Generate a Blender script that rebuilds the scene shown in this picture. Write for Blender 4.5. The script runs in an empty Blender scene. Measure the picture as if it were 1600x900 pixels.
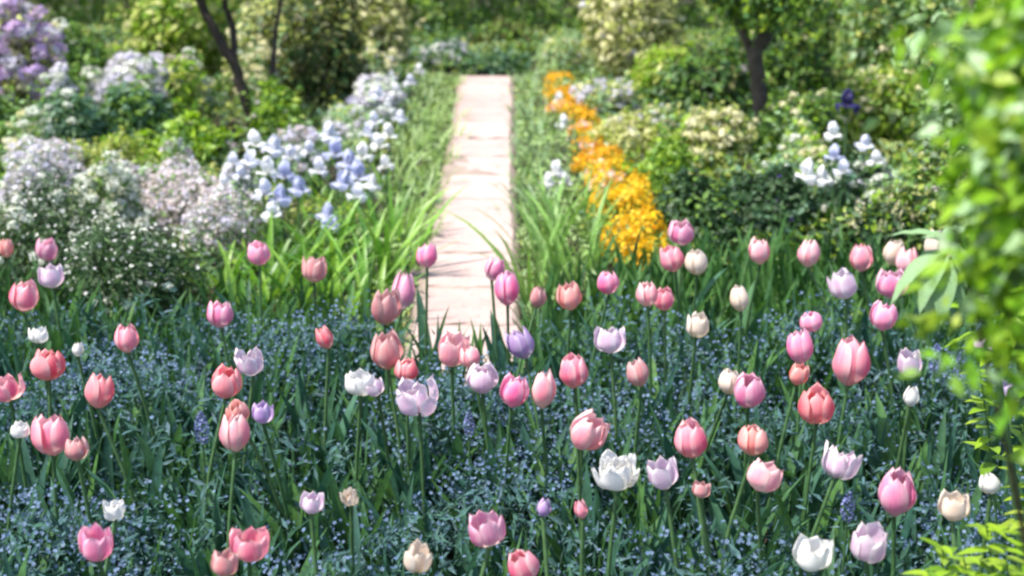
import bpy, math, random
import numpy as np
from mathutils import Vector, Matrix

# ------------------------------------------------------------------ camera, world, sun, exposure
scene = bpy.context.scene
COL = scene.collection
FPX, CAM_H, PITCH = 2200.0, 1.6, math.radians(17.58)

cam_data = bpy.data.cameras.new("camera")
cam = bpy.data.objects.new("camera", cam_data)
COL.objects.link(cam)
cam.location = (0, 0, CAM_H)
cam.rotation_euler = (math.pi / 2 - PITCH, 0, 0)
cam_data.sensor_width = 36.0
cam_data.lens = FPX / 1600.0 * 36.0
cam_data.clip_start, cam_data.clip_end = 0.05, 800.0
cam_data.dof.use_dof = True
cam_data.dof.focus_distance = 2.95
cam_data.dof.aperture_fstop = 3.2
scene.camera = cam

SUN_EL, SUN_AZ = math.radians(63), math.radians(-112)      # azimuth measured from +Y towards +X
world = bpy.data.worlds.new("World")
scene.world = world
world.use_nodes = True
nt = world.node_tree
bg = nt.nodes["Background"]
sky = nt.nodes.new("ShaderNodeTexSky")
sky.sky_type = 'NISHITA'
sky.sun_disc = False
sky.sun_elevation = SUN_EL
sky.sun_rotation = SUN_AZ
sky.air_density, sky.dust_density, sky.ozone_density = 1.0, 2.0, 1.0
nt.links.new(sky.outputs[0], bg.inputs[0])
bg.inputs[1].default_value = 0.12

sun_data = bpy.data.lights.new("sun", 'SUN')
sun = bpy.data.objects.new("sun", sun_data)
COL.objects.link(sun)
sun_data.energy = 3.2
sun_data.angle = math.radians(0.6)
sun_data.color = (1.0, 0.95, 0.86)
sun.rotation_euler = Vector((-math.sin(SUN_AZ) * math.cos(SUN_EL), -math.cos(SUN_AZ) * math.cos(SUN_EL), -math.sin(SUN_EL))).to_track_quat('-Z', 'Y').to_euler()
sun.location = (-6, -3, 12)

scene.view_settings.view_transform = 'Standard'
scene.view_settings.look = 'None'
scene.view_settings.gamma = 1.0
scene.view_settings.use_curve_mapping = False
scene.view_settings.exposure = 1.3
scene.cycles.max_bounces = 6
scene.cycles.diffuse_bounces = 3
scene.cycles.glossy_bounces = 2
scene.cycles.transmission_bounces = 4
scene.cycles.filter_width = 2.4

RNG = np.random.default_rng(7)
random.seed(7)

# ------------------------------------------------------------------ layout helpers
CP, SP = math.cos(PITCH), math.sin(PITCH)

def ray(u, v):
    a, b = (u - 800.0) / FPX, -(v - 450.0) / FPX
    return np.array([a, CP + b * SP, b * CP - SP])

def on(u, v, z=0.0):
    d = ray(u, v)
    return np.array([0, 0, CAM_H]) + d * ((z - CAM_H) / d[2])

def at(u, v, Y):
    d = ray(u, v)
    return np.array([0, 0, CAM_H]) + d * (Y / d[1])

def depth(p):
    return p[1] * CP - (p[2] - CAM_H) * SP

# ------------------------------------------------------------------ materials
def lin(c):
    return tuple(((x / 12.92) if x <= 0.04045 else ((x + 0.055) / 1.055) ** 2.4) for x in c)

def new_mat(name):
    m = bpy.data.materials.new(name)
    m.use_nodes = True
    m.node_tree.nodes.clear()
    out = m.node_tree.nodes.new("ShaderNodeOutputMaterial")
    return m, m.node_tree, out

def mixrgb(nt, a, b, fac, mode='MIX'):
    n = nt.nodes.new("ShaderNodeMix")
    n.data_type = 'RGBA'
    n.blend_type = mode
    for sock, val in ((n.inputs[0], fac), (n.inputs[6], a), (n.inputs[7], b)):
        if hasattr(val, "is_linked"):
            nt.links.new(val, sock)
        elif isinstance(val, (tuple, list)):
            sock.default_value = (*val[:3], 1)
        else:
            sock.default_value = val
    return n.outputs[2]

def ramp(nt, fac, stops):
    n = nt.nodes.new("ShaderNodeValToRGB")
    e = n.color_ramp.elements
    while len(e) < len(stops):
        e.new(0.5)
    for i, (p, c) in enumerate(stops):
        e[i].position = p
        e[i].color = (*c, 1)
    nt.links.new(fac, n.inputs[0])
    return n.outputs[0]

def rand_fac(nt):
    g = nt.nodes.new("ShaderNodeNewGeometry")
    o = nt.nodes.new("ShaderNodeObjectInfo")
    a = nt.nodes.new("ShaderNodeMath"); a.operation = 'ADD'
    f = nt.nodes.new("ShaderNodeMath"); f.operation = 'FRACT'
    nt.links.new(g.outputs["Random Per Island"], a.inputs[0])
    nt.links.new(o.outputs["Random"], a.inputs[1])
    nt.links.new(a.outputs[0], f.inputs[0])
    return f.outputs[0]

def attr(nt, name):
    n = nt.nodes.new("ShaderNodeAttribute")
    n.attribute_name = name
    return n.outputs["Fac"]

def surface(nt, out, colour, trans, rough, spec=0.4, trans_tint=(1, 1, 1)):
    p = nt.nodes.new("ShaderNodeBsdfPrincipled")
    p.inputs["Roughness"].default_value = rough
    p.inputs["Specular IOR Level"].default_value = spec
    nt.links.new(colour, p.inputs["Base Color"])
    if trans <= 0:
        nt.links.new(p.outputs[0], out.inputs[0])
        return p
    t = nt.nodes.new("ShaderNodeBsdfTranslucent")
    nt.links.new(mixrgb(nt, colour, trans_tint, 1.0, 'MULTIPLY'), t.inputs[0])
    m = nt.nodes.new("ShaderNodeMixShader")
    m.inputs[0].default_value = trans
    nt.links.new(p.outputs[0], m.inputs[1])
    nt.links.new(t.outputs[0], m.inputs[2])
    nt.links.new(m.outputs[0], out.inputs[0])
    return p

MATS = {}

def leaf_mat(name, cols, trans=0.35, rough=0.5, spec=0.4, base=None):
    """cols: list of linear rgb, one picked along a ramp for each leaf; base: paler colour at a blade's base."""
    if name in MATS:
        return MATS[name]
    m, nt, out = new_mat(name)
    k = len(cols)
    c = ramp(nt, rand_fac(nt), [(i / max(1, k - 1), col) for i, col in enumerate(cols)])
    no = nt.nodes.new("ShaderNodeTexNoise")
    no.inputs["Scale"].default_value = 60.0
    tc = nt.nodes.new("ShaderNodeTexCoord")
    nt.links.new(tc.outputs["Object"], no.inputs["Vector"])
    mr = nt.nodes.new("ShaderNodeMapRange")
    mr.inputs[1].default_value, mr.inputs[2].default_value = 0.3, 0.7
    mr.inputs[3].default_value, mr.inputs[4].default_value = 0.72, 1.2
    nt.links.new(no.outputs[0], mr.inputs[0])
    cc = nt.nodes.new("ShaderNodeCombineColor")
    for i in range(3):
        nt.links.new(mr.outputs[0], cc.inputs[i])
    c = mixrgb(nt, c, cc.outputs[0], 1.0, 'MULTIPLY')
    if base:
        r = ramp(nt, attr(nt, "t"), [(0.0, (1, 1, 1)), (0.35, (0, 0, 0))])
        c = mixrgb(nt, c, base, r)
    surface(nt, out, c, trans, rough, spec, (1.05, 1.1, 0.7))
    MATS[name] = m
    return m

def petal_mat(name, low, mid, tip, edge, streak=0.5):
    if name in MATS:
        return MATS[name]
    m, nt, out = new_mat(name)
    t = attr(nt, "t")
    c = ramp(nt, t, [(0.0, tuple(.5 * a + .5 * b for a, b in zip(low, (.34, .42, .16)))), (0.12, low), (0.34, mid), (0.68, mid), (1.0, tip)])
    e = ramp(nt, attr(nt, "s"), [(0.25, (0, 0, 0)), (0.95, (1, 1, 1))])
    em = nt.nodes.new("ShaderNodeMath"); em.operation = 'MULTIPLY'
    em.inputs[1].default_value = 0.75
    nt.links.new(e, em.inputs[0])
    c = mixrgb(nt, c, edge, em.outputs[0])
    no = nt.nodes.new("ShaderNodeTexNoise")
    no.inputs["Scale"].default_value = 1.0
    no.inputs["Detail"].default_value = 7
    no.inputs["Roughness"].default_value = .75
    cv = nt.nodes.new("ShaderNodeCombineXYZ")
    ss = nt.nodes.new("ShaderNodeMath"); ss.operation = 'MULTIPLY'; ss.inputs[1].default_value = 9
    nt.links.new(attr(nt, "q"), ss.inputs[0])
    nt.links.new(ss.outputs[0], cv.inputs[0])
    tt = nt.nodes.new("ShaderNodeMath"); tt.operation = 'MULTIPLY'; tt.inputs[1].default_value = 1.6
    nt.links.new(t, tt.inputs[0])
    nt.links.new(tt.outputs[0], cv.inputs[1])
    oi = nt.nodes.new("ShaderNodeObjectInfo")
    rr = nt.nodes.new("ShaderNodeMath"); rr.operation = 'MULTIPLY'; rr.inputs[1].default_value = 40
    nt.links.new(oi.outputs["Random"], rr.inputs[0])
    nt.links.new(rr.outputs[0], cv.inputs[2])
    nt.links.new(cv.outputs[0], no.inputs["Vector"])
    f = ramp(nt, no.outputs[0], [(0.35, (0, 0, 0)), (0.7, (1, 1, 1))])
    fm = nt.nodes.new("ShaderNodeMath"); fm.operation = 'MULTIPLY'; fm.inputs[1].default_value = streak
    nt.links.new(f, fm.inputs[0])
    c = mixrgb(nt, c, edge, fm.outputs[0])
    hs = nt.nodes.new("ShaderNodeHueSaturation")
    mr = nt.nodes.new("ShaderNodeMapRange")
    mr.inputs[3].default_value, mr.inputs[4].default_value = 0.82, 1.12
    nt.links.new(oi.outputs["Random"], mr.inputs[0])
    nt.links.new(mr.outputs[0], hs.inputs["Saturation"])
    nt.links.new(c, hs.inputs["Color"])
    surface(nt, out, hs.outputs[0], 0.35, 0.45, 0.35)
    MATS[name] = m
    return m

def noise_mat(name, c1, c2, scale, rough=0.9, bump=0.4, c3=None, fine=None):
    if name in MATS:
        return MATS[name]
    m, nt, out = new_mat(name)
    tc = nt.nodes.new("ShaderNodeTexCoord")
    n1 = nt.nodes.new("ShaderNodeTexNoise")
    n1.inputs["Scale"].default_value, n1.inputs["Detail"].default_value = scale, 8
    n1.inputs["Roughness"].default_value = 0.7
    nt.links.new(tc.outputs["Object"], n1.inputs["Vector"])
    c = ramp(nt, n1.outputs[0], [(0.3, c1), (0.7, c2)])
    if c3:
        n2 = nt.nodes.new("ShaderNodeTexNoise")
        n2.inputs["Scale"].default_value, n2.inputs["Detail"].default_value = fine or scale * 8, 3
        nt.links.new(tc.outputs["Object"], n2.inputs["Vector"])
        c = mixrgb(nt, c, c3, ramp(nt, n2.outputs[0], [(0.56, (0, 0, 0)), (0.72, (1, 1, 1))]))
    oi = nt.nodes.new("ShaderNodeObjectInfo")
    mr = nt.nodes.new("ShaderNodeMapRange")
    mr.inputs[3].default_value, mr.inputs[4].default_value = 0.88, 1.06
    nt.links.new(oi.outputs["Random"], mr.inputs[0])
    hs = nt.nodes.new("ShaderNodeHueSaturation")
    nt.links.new(mr.outputs[0], hs.inputs["Value"])
    nt.links.new(c, hs.inputs["Color"])
    p = surface(nt, out, hs.outputs[0], 0, rough, 0.25)
    b = nt.nodes.new("ShaderNodeBump")
    b.inputs["Strength"].default_value = bump
    b.inputs["Distance"].default_value = 0.01
    nt.links.new(n1.outputs[0], b.inputs["Height"])
    nt.links.new(b.outputs[0], p.inputs["Normal"])
    MATS[name] = m
    return m

# ------------------------------------------------------------------ geometry helpers
class Geo:
    """Collects vertices and faces (tris and quads), several materials, and the t/s/q attributes; builds ONE mesh."""
    def __init__(self):
        self.v, self.f3, self.f4, self.t, self.s, self.q, self.n = [], [], [], [], [], [], 0
    def add(self, verts, tris=None, quads=None, mat=0, t=None, s=None, q=None):
        verts = np.asarray(verts, dtype=np.float32).reshape(-1, 3)
        k = len(verts)
        self.v.append(verts)
        for a, src in ((self.t, t), (self.s, s), (self.q, q)):
            a.append(np.zeros(k, np.float32) if src is None else np.asarray(src, np.float32).reshape(-1))
        for store, fs in ((self.f3, tris), (self.f4, quads)):
            if fs is not None and len(fs):
                store.append((np.asarray(fs, np.int32) + self.n, mat))
        self.n += k
    def mesh(self, name, mats, smooth=True, attrs=False):
        me = bpy.data.meshes.new(name)
        v = np.concatenate(self.v)
        me.vertices.add(len(v))
        me.vertices.foreach_set("co", v.ravel())
        loops, start, total, mi, off = [], [], [], [], 0
        for store, k in ((self.f3, 3), (self.f4, 4)):
            for fs, m in store:
                n = len(fs)
                loops.append(fs.ravel())
                start.append(off + np.arange(n) * k)
                total.append(np.full(n, k))
                mi.append(np.full(n, m))
                off += n * k
        loops = np.concatenate(loops).astype(np.int32)
        start = np.concatenate(start).astype(np.int32)
        mi = np.concatenate(mi).astype(np.int32)
        me.loops.add(len(loops))
        me.loops.foreach_set("vertex_index", loops)
        me.polygons.add(len(start))
        me.polygons.foreach_set("loop_start", start)
        me.polygons.foreach_set("material_index", mi)
        me.polygons.foreach_set("use_smooth", np.full(len(start), smooth))
        if attrs:
            for nm, arr in (("t", self.t), ("s", self.s), ("q", self.q)):
                a = me.attributes.new(nm, 'FLOAT', 'POINT')
                a.data.foreach_set("value", np.concatenate(arr))
        me.update(calc_edges=True)
        for m in mats:
            me.materials.append(m)
        return me

def obj(name, mesh, parent=None, loc=(0, 0, 0), rot=(0, 0, 0), scale=(1, 1, 1), kind=None):
    o = bpy.data.objects.new(name, mesh)
    COL.objects.link(o)
    o.location, o.rotation_euler, o.scale = loc, rot, scale
    if parent:
        o.parent = parent
    if kind:
        o["kind"] = kind
    return o

def thing(name, label, cat, loc=(0, 0, 0), rotz=0.0, group=None):
    o = bpy.data.objects.new(name, None)
    COL.objects.link(o)
    o.empty_display_size = 0.05
    o.location = loc
    o.rotation_euler = (0, 0, rotz)
    o["label"], o["category"] = label, cat
    if group:
        o["group"] = group
    return o

def norm(a):
    return a / np.maximum(1e-9, np.linalg.norm(a, axis=-1, keepdims=True))

def frames(ydir, up):
    """Rotation columns (x, y, z) with y along ydir and z as near to up as it can be."""
    y = norm(ydir)
    x = norm(np.cross(y, up))
    z = np.cross(x, y)
    return x, y, z

def inst(geo, tv, tris, quads, pos, ydir, up, scale, mat=0, tt=None):
    """Copies of a small template as real geometry: pos (n,3), ydir/up (n,3), scale (n,) or (n,3)."""
    n, k = len(pos), len(tv)
    if n == 0:
        return
    x, y, z = frames(ydir, up)
    sc = np.asarray(scale, float)
    if sc.ndim == 1:
        sc = np.repeat(sc[:, None], 3, 1)
    v = (pos[:, None, :] + tv[None, :, 0:1] * (x * sc[:, :1])[:, None, :]
         + tv[None, :, 1:2] * (y * sc[:, 1:2])[:, None, :] + tv[None, :, 2:3] * (z * sc[:, 2:3])[:, None, :])
    off = (np.arange(n) * k)[:, None, None]
    T = None if tris is None else (np.asarray(tris)[None] + off).reshape(-1, 3)
    Q = None if quads is None else (np.asarray(quads)[None] + off).reshape(-1, 4)
    geo.add(v, T, Q, mat, None if tt is None else np.tile(tt, n))

# leaf templates: y along the leaf, z its face, unit length
LEAF2 = (np.array([[0, 0, 0], [.26, .45, .07], [0, 1, -.10], [-.26, .45, .07], [0, .5, -.03]], float),
         np.array([[0, 1, 4], [1, 2, 4], [2, 3, 4], [3, 0, 4]]))
LEAFN = (np.array([[0, 0, 0], [.10, .4, .03], [0, 1, -.12], [-.10, .4, .03]], float), np.array([[0, 1, 2], [0, 2, 3]]))
LEAFR = (np.array([[0, 0, 0], [.34, .25, .08], [.40, .6, .08], [0, 1, -.08], [-.40, .6, .08], [-.34, .25, .08], [0, .5, -.04]], float),
         np.array([[0, 1, 6], [1, 2, 6], [2, 3, 6], [3, 4, 6], [4, 5, 6], [5, 0, 6]]))

def floret_template(petals=5, cup=0.25):
    v, f = [[0, 0, 0]], []
    for i in range(petals):
        a = 2 * math.pi * i / petals
        w = math.pi / petals * 0.85
        b = len(v)
        v += [[.62 * math.cos(a - w), .62 * math.sin(a - w), cup * .7], [math.cos(a), math.sin(a), cup], [.62 * math.cos(a + w), .62 * math.sin(a + w), cup * .7]]
        f += [[0, b, b + 1], [0, b + 1, b + 2]]
    return np.array(v), np.array(f)
FLORET5, FLORET4 = floret_template(5), floret_template(4, .15)

def rand_dirs(n):
    return norm(RNG.normal(size=(n, 3)))

def cloud_points(c, r, n, blobs=9, shell=0.72, dome=True):
    """Points and outward directions spread over a handful of overlapping lumps inside an ellipsoid: an uneven crown."""
    c, r = np.array(c, float), np.array(r, float)
    d = rand_dirs(blobs)
    if dome:
        d[:, 2] = np.abs(d[:, 2]) * 1.0 - 0.25
    bc = d * RNG.uniform(0.35, 0.72, (blobs, 1))
    br = RNG.uniform(0.26, 0.50, blobs)
    bc[0], br[0] = (0, 0, -0.1), 0.62
    pick = RNG.choice(blobs, n, p=br ** 2 / np.sum(br ** 2))
    o = rand_dirs(n)
    rad = shell + (1 - shell) * RNG.random(n) ** 0.6 * 1.25
    inner = RNG.random(n) < 0.22
    rad[inner] *= RNG.uniform(0.4, 0.95, inner.sum())
    p = bc[pick] + o * (br[pick] * rad)[:, None]
    p = c + p * r
    return p, norm(o / r)

def leaf_cloud(geo, p, out, size, droop=0.25, spread=0.8, tmpl=LEAF2, mat=0, upbias=0.5, width=1.0):
    n = len(p)
    up = norm(out * 0.8 + np.array([0, 0, upbias]) + RNG.normal(size=(n, 3)) * 0.55)
    y = out * 0.6 + RNG.normal(size=(n, 3)) * spread - np.array([0, 0, droop])
    y = y - up * np.sum(y * up, 1, keepdims=True) * 0.8
    s = size * RNG.uniform(0.5, 1.5, n)
    inst(geo, tmpl[0], tmpl[1], None, p, y, up, np.stack([s * width, s, s], 1), mat)

def tube(geo, pts, radii, seg=7, mat=0):
    pts = np.array(pts, float)
    n = len(pts)
    tan = norm(np.gradient(pts, axis=0))
    ref = np.tile([0.31, 0.95, 0.08], (n, 1))
    x = norm(np.cross(tan, ref)); y = np.cross(tan, x)
    a = np.arange(seg) * 2 * math.pi / seg
    v = pts[:, None, :] + (np.cos(a)[None, :, None] * x[:, None, :] + np.sin(a)[None, :, None] * y[:, None, :]) * np.array(radii)[:, None, None]
    q = []
    for i in range(n - 1):
        for j in range(seg):
            k = (j + 1) % seg
            q.append([i * seg + j, i * seg + k, (i + 1) * seg + k, (i + 1) * seg + j])
    tt = np.repeat(np.linspace(0, 1, n), seg)
    geo.add(v, None, q, mat, tt)

def blades(geo, base, az, length, width, lean, curve, rows=7, fold=0.25, mat=0, belly=0.35, twist=None):
    """Strap leaves: a curved centre line from each base, V-folded, tapering to the tip. All arguments are arrays of n."""
    n = len(base)
    t = np.linspace(0, 1, rows)
    th = lean[:, None] + curve[:, None] * t[None, :] ** 1.4
    ds = length[:, None] / (rows - 1)
    hx = np.concatenate([np.zeros((n, 1)), np.cumsum(np.sin(th[:, :-1]) * ds, 1)], 1)
    hz = np.concatenate([np.zeros((n, 1)), np.cumsum(np.cos(th[:, :-1]) * ds, 1)], 1)
    ca, sa = np.cos(az)[:, None], np.sin(az)[:, None]
    c = np.stack([base[:, :1] + hx * ca, base[:, 1:2] + hx * sa, base[:, 2:3] + hz], 2)
    wprof = (np.clip(t / belly, 0, 1) ** 0.6 * 0.45 + 0.55) * np.clip((1 - t) / (1 - belly), 0, 1) ** 0.62
    w = width[:, None] * wprof[None, :] * 0.5
    if twist is None:
        twist = np.zeros(n)
    tw = az[:, None] + math.pi / 2 + twist[:, None] * t[None, :]
    side = np.stack([np.cos(tw), np.sin(tw), np.zeros_like(tw)], 2)
    nrm = np.stack([-np.cos(th) * ca, -np.cos(th) * sa, np.sin(th)], 2)
    L = c + side * w[:, :, None] + nrm * (w * fold)[:, :, None]
    R = c - side * w[:, :, None] + nrm * (w * fold)[:, :, None]
    v = np.stack([L, c, R], 2)                                       # n, rows, 3, 3
    q = []
    for i in range(rows - 1):
        for j in range(2):
            a = i * 3 + j
            q.append([a, a + 1, a + 4, a + 3])
    Q = (np.array(q)[None] + (np.arange(n) * rows * 3)[:, None, None]).reshape(-1, 4)
    geo.add(v, None, Q, mat, np.tile(np.repeat(t, 3), n), np.tile([1, 0, 1] * rows, n))

def one_blade(az, length, width, lean, curve, rows=8, fold=0.3, belly=0.35, twist=0.0):
    g = Geo()
    A = lambda x: np.array([x], float)
    blades(g, np.zeros((1, 3)), A(az), A(length), A(width), A(lean), A(curve), rows, fold, 0, belly, A(twist))
    return g

# ------------------------------------------------------------------ colours (linear base colours of the things themselves)
M_TULIP_LEAF = leaf_mat("tulip_leaf", [(.03, .10, .075), (.04, .115, .07), (.085, .20, .05), (.055, .15, .11)], 0.35, 0.6, 0.3)
M_STEM = leaf_mat("flower_stem", [(.05, .12, .04), (.07, .14, .05)], 0.0, 0.5)
M_FMN_LEAF = leaf_mat("forget_me_not_leaf", [(.06, .13, .13), (.09, .175, .19), (.055, .135, .09), (.14, .215, .25)], 0.3, 0.9, 0.1)
M_FMN_BLUE = leaf_mat("forget_me_not_blue", [(.10, .17, .30), (.14, .22, .37), (.20, .28, .42)], 0.3, 0.7)
M_IRIS_LEAF = leaf_mat("iris_leaf", [(.08, .23, .025), (.16, .36, .035), (.26, .45, .06), (.06, .18, .03)], 0.35, 0.4, 0.5)
M_PALE_LEAF = leaf_mat("pale_strap_leaf", [(.30, .44, .16), (.36, .50, .20), (.22, .38, .09), (.42, .54, .30)], 0.35, 0.5)
M_GREY_LEAF = leaf_mat("grey_green_leaf", [(.10, .17, .10), (.17, .24, .15), (.06, .12, .05), (.26, .31, .22)], 0.25, 0.7)
M_LIME = leaf_mat("lime_leaf", [(.22, .40, .02), (.34, .50, .03), (.15, .30, .02), (.44, .55, .07)], 0.4, 0.45)
M_MID = leaf_mat("mid_green_leaf", [(.09, .21, .03), (.14, .28, .04), (.22, .36, .05), (.06, .15, .03)], 0.35, 0.5)
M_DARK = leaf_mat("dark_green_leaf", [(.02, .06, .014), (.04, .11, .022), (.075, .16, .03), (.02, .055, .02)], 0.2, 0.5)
M_DEEP = leaf_mat("deep_green_leaf", [(.012, .04, .012), (.02, .065, .016), (.04, .10, .02), (.015, .04, .02)], 0.15, 0.55)
M_BLUEGREEN = leaf_mat("blue_green_leaf", [(.06, .15, .09), (.10, .22, .13), (.16, .28, .17), (.05, .12, .05)], 0.3, 0.55)
M_BROWN = leaf_mat("bronze_leaf", [(.04, .05, .014), (.09, .10, .025), (.16, .18, .04), (.06, .045, .02)], 0.25, 0.5)
M_YELLOW = leaf_mat("yellow_green_leaf", [(.40, .46, .08), (.52, .54, .18), (.30, .38, .05), (.60, .60, .30)], 0.35, 0.55)
M_CREAMLEAF = leaf_mat("cream_leaf", [(.52, .52, .24), (.64, .60, .34), (.36, .40, .12), (.70, .66, .46)], 0.3, 0.6)
M_SAGE = leaf_mat("sage_leaf", [(.28, .44, .22), (.34, .50, .28), (.22, .38, .14), (.42, .54, .34)], 0.3, 0.7)
M_WHITE = leaf_mat("white_blossom", [(.72, .74, .66), (.80, .80, .76), (.62, .68, .56), (.78, .74, .80)], 0.25, 0.6)
M_PALELILAC = leaf_mat("pale_lilac_blossom", [(.62, .58, .74), (.74, .70, .80), (.50, .48, .68), (.80, .78, .82)], 0.3, 0.6)
M_LILAC = leaf_mat("lilac_blossom", [(.40, .27, .66), (.56, .40, .74), (.66, .44, .66), (.72, .62, .80)], 0.3, 0.6)
M_MAUVE = leaf_mat("mauve_pink_blossom", [(.58, .48, .50), (.66, .56, .56), (.48, .42, .54), (.72, .66, .60)], 0.3, 0.65)
M_ORANGE = leaf_mat("orange_blossom", [(.86, .42, .008), (.90, .52, .010), (.92, .62, .03), (.86, .34, .012)], 0.35, 0.5)
M_GOLD = leaf_mat("golden_blossom", [(.90, .50, .008), (.92, .60, .012), (.92, .68, .03), (.88, .40, .01)], 0.35, 0.5)
M_PINKISH = leaf_mat("pale_pink_blossom", [(.80, .52, .46), (.82, .66, .60), (.78, .42, .52)], 0.3, 0.5)
M_CREAM = leaf_mat("cream_blossom", [(.74, .70, .44), (.80, .76, .56), (.66, .62, .28)], 0.3, 0.6)
M_PURPLE = leaf_mat("dark_purple_petal", [(.03, .02, .10), (.06, .04, .20)], 0.2, 0.5)
M_BARK = noise_mat("bark", (.045, .035, .028), (.12, .10, .08), 22, 0.9, 0.9)
M_BARK_DARK = noise_mat("dark_bark", (.02, .016, .013), (.07, .055, .045), 22, 0.9, 0.9)
M_TWIG = noise_mat("twig", (.03, .03, .015), (.08, .07, .03), 30, 0.8, 0.3)
M_SOIL = noise_mat("soil", (.018, .014, .010), (.06, .048, .034), 9, 1.0, 1.0, (.03, .06, .015), 3.0)
M_SLAB = noise_mat("paving_slab", (.385, .285, .26), (.49, .38, .35), 7, 0.9, 0.4, (.32, .24, .215), 38)
M_GRIT = noise_mat("grit", (.24, .19, .16), (.36, .29, .245), 60, 1.0, 0.8, (.12, .09, .07), 130)
M_STONE = noise_mat("edging_stone", (.16, .12, .12), (.34, .28, .27), 18, 0.9, 0.8, (.10, .13, .06), 40)

# ------------------------------------------------------------------ ground and path (setting)
def grid_sheet(x0, x1, y0, y1, nx, ny, zf):
    xs, ys = np.linspace(x0, x1, nx), np.linspace(y0, y1, ny)
    X, Y = np.meshgrid(xs, ys)
    g = Geo()
    i = np.arange(nx - 1)[None, :] + (np.arange(ny - 1) * nx)[:, None]
    q = np.stack([i, i + 1, i + nx + 1, i + nx], 2).reshape(-1, 4)
    g.add(np.stack([X, Y, zf(X, Y)], 2), None, q)
    return g

g = Geo()
xs = np.concatenate([np.linspace(-400, -9, 14), np.linspace(-8, 8, 120), np.linspace(9, 400, 14)])
ys = np.concatenate([np.linspace(-100, -2, 10), np.linspace(-1, 16, 130), np.linspace(17, 600, 16)])
X, Y = np.meshgrid(xs, ys)
Z = 0.02 * np.sin(X * 5.1 + 1.3 * np.sin(Y * 3.7)) * np.sin(Y * 4.3) + 0.012 * np.sin(X * 17 + Y * 11) - 0.045
Z = np.where((np.abs(X) > 8) | (Y > 16) | (Y < -1), -0.045, Z)
nx = len(xs)
i = np.arange(nx - 1)[None, :] + (np.arange(len(ys) - 1) * nx)[:, None]
g.add(np.stack([X, Y, Z], 2), None, np.stack([i, i + 1, i + nx + 1, i + nx], 2).reshape(-1, 4))
obj("ground", g.mesh("ground", [M_SOIL]), kind="structure")

# path of single pale slabs laid one behind another, running straight away from the tulip bed
path = bpy.data.objects.new("path", None)
COL.objects.link(path)
path["kind"] = "structure"
path.location = (0, 0, 0)
g = Geo()
def pathL(y): return at(800, 450, 1)[0] + np.interp(y, [4.2, 4.7, 6.5, 8.2, 9.95], [-.335, -.335, -.325, -.335, -.355])
def pathR(y): return np.interp(y, [4.2, 4.7, 6.5, 9.95], [.03, .012, .0, .0])
yy = np.linspace(4.0, 9.98, 60)
v, q = [], []
for k, y in enumerate(yy):
    l, r = pathL(y) - .03 + .012 * math.sin(y * 23), pathR(y) + .028 + .01 * math.sin(y * 19 + 2)
    v += [[l, y, -.03], [l + .02, y, .017], [r - .02, y, .017], [r, y, -.03]]
    if k:
        for j in range(3):
            a = (k - 1) * 4 + j
            q.append([a, a + 1, a + 5, a + 4])
g.add(v, None, q)
obj("grit_bed", g.mesh("grit_bed", [M_GRIT]), path)

def slab_mesh(w, l, h, bev=.008):
    g = Geo()
    rows = []
    def ring(ix, z, jit=0.004):
        pts = []
        n = 5
        for (ax, ay, bx, by) in ((-1, -1, 1, -1), (1, -1, 1, 1), (1, 1, -1, 1), (-1, 1, -1, -1)):
            for k in range(n):
                f = k / n
                pts.append([(ax + (bx - ax) * f) * (w / 2 - ix) + RNG.normal() * jit, (ay + (by - ay) * f) * (l / 2 - ix) + RNG.normal() * jit, z + RNG.normal() * .0008])
        return pts
    r = [ring(0, 0), ring(0, h - bev), ring(bev, h), [[0, 0, h + .001]]]
    v = r[0] + r[1] + r[2] + r[3]
    m = len(r[0])
    q, t = [], []
    for a in range(2):
        for j in range(m):
            k = (j + 1) % m
            q.append([a * m + j, a * m + k, (a + 1) * m + k, (a + 1) * m + j])
    for j in range(m):
        t.append([2 * m + j, 2 * m + (j + 1) % m, 3 * m])
    g.add(v, t, q)
    return g.mesh("slab", [M_SLAB], smooth=False)

y = 4.10
while y < 9.9:
    L = 0.45 + RNG.uniform(-.03, .05)
    if y + L > 9.95:
        L = 9.96 - y
        if L < .15:
            break
    ym = y + L / 2
    l, r = pathL(ym), pathR(ym)
    obj("slab", slab_mesh(r - l + RNG.uniform(-.02, .01), L - .012, .05), path, ((l + r) / 2 + RNG.normal() * .004, ym, -.028 + RNG.normal() * .003),
        (RNG.normal() * .008, RNG.normal() * .006, RNG.normal() * .012))
    y += L

# ------------------------------------------------------------------ shrubs and leafy clumps
class Crown:
    def __init__(self, c, r, blobs=10):
        self.c, self.r = np.array(c, float), np.array(r, float)
        d = rand_dirs(blobs)
        d[:, 2] = np.abs(d[:, 2]) * 1.1 - 0.4
        self.bc = d * RNG.uniform(0.4, 0.75, (blobs, 1))
        self.br = RNG.uniform(0.24, 0.46, blobs)
        self.bc[0], self.br[0] = (0, 0, -0.1), 0.62
    def pts(self, n, shell=0.72, stray=0.25, inner=0.25):
        k = RNG.choice(len(self.br), n, p=self.br ** 2 / np.sum(self.br ** 2))
        o = rand_dirs(n)
        rad = shell + (1 - shell + stray * RNG.random(n) ** 3) * RNG.random(n) ** 0.6
        m = RNG.random(n) < inner
        rad[m] *= RNG.uniform(0.3, 0.95, m.sum())
        p = self.c + (self.bc[k] + o * (self.br[k] * rad)[:, None]) * self.r
        out = norm(norm(o / self.r) + 0.5 * norm((p - self.c) / self.r ** 2))
        ok = p[:, 2] > 0.01
        return p[ok], out[ok]

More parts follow.
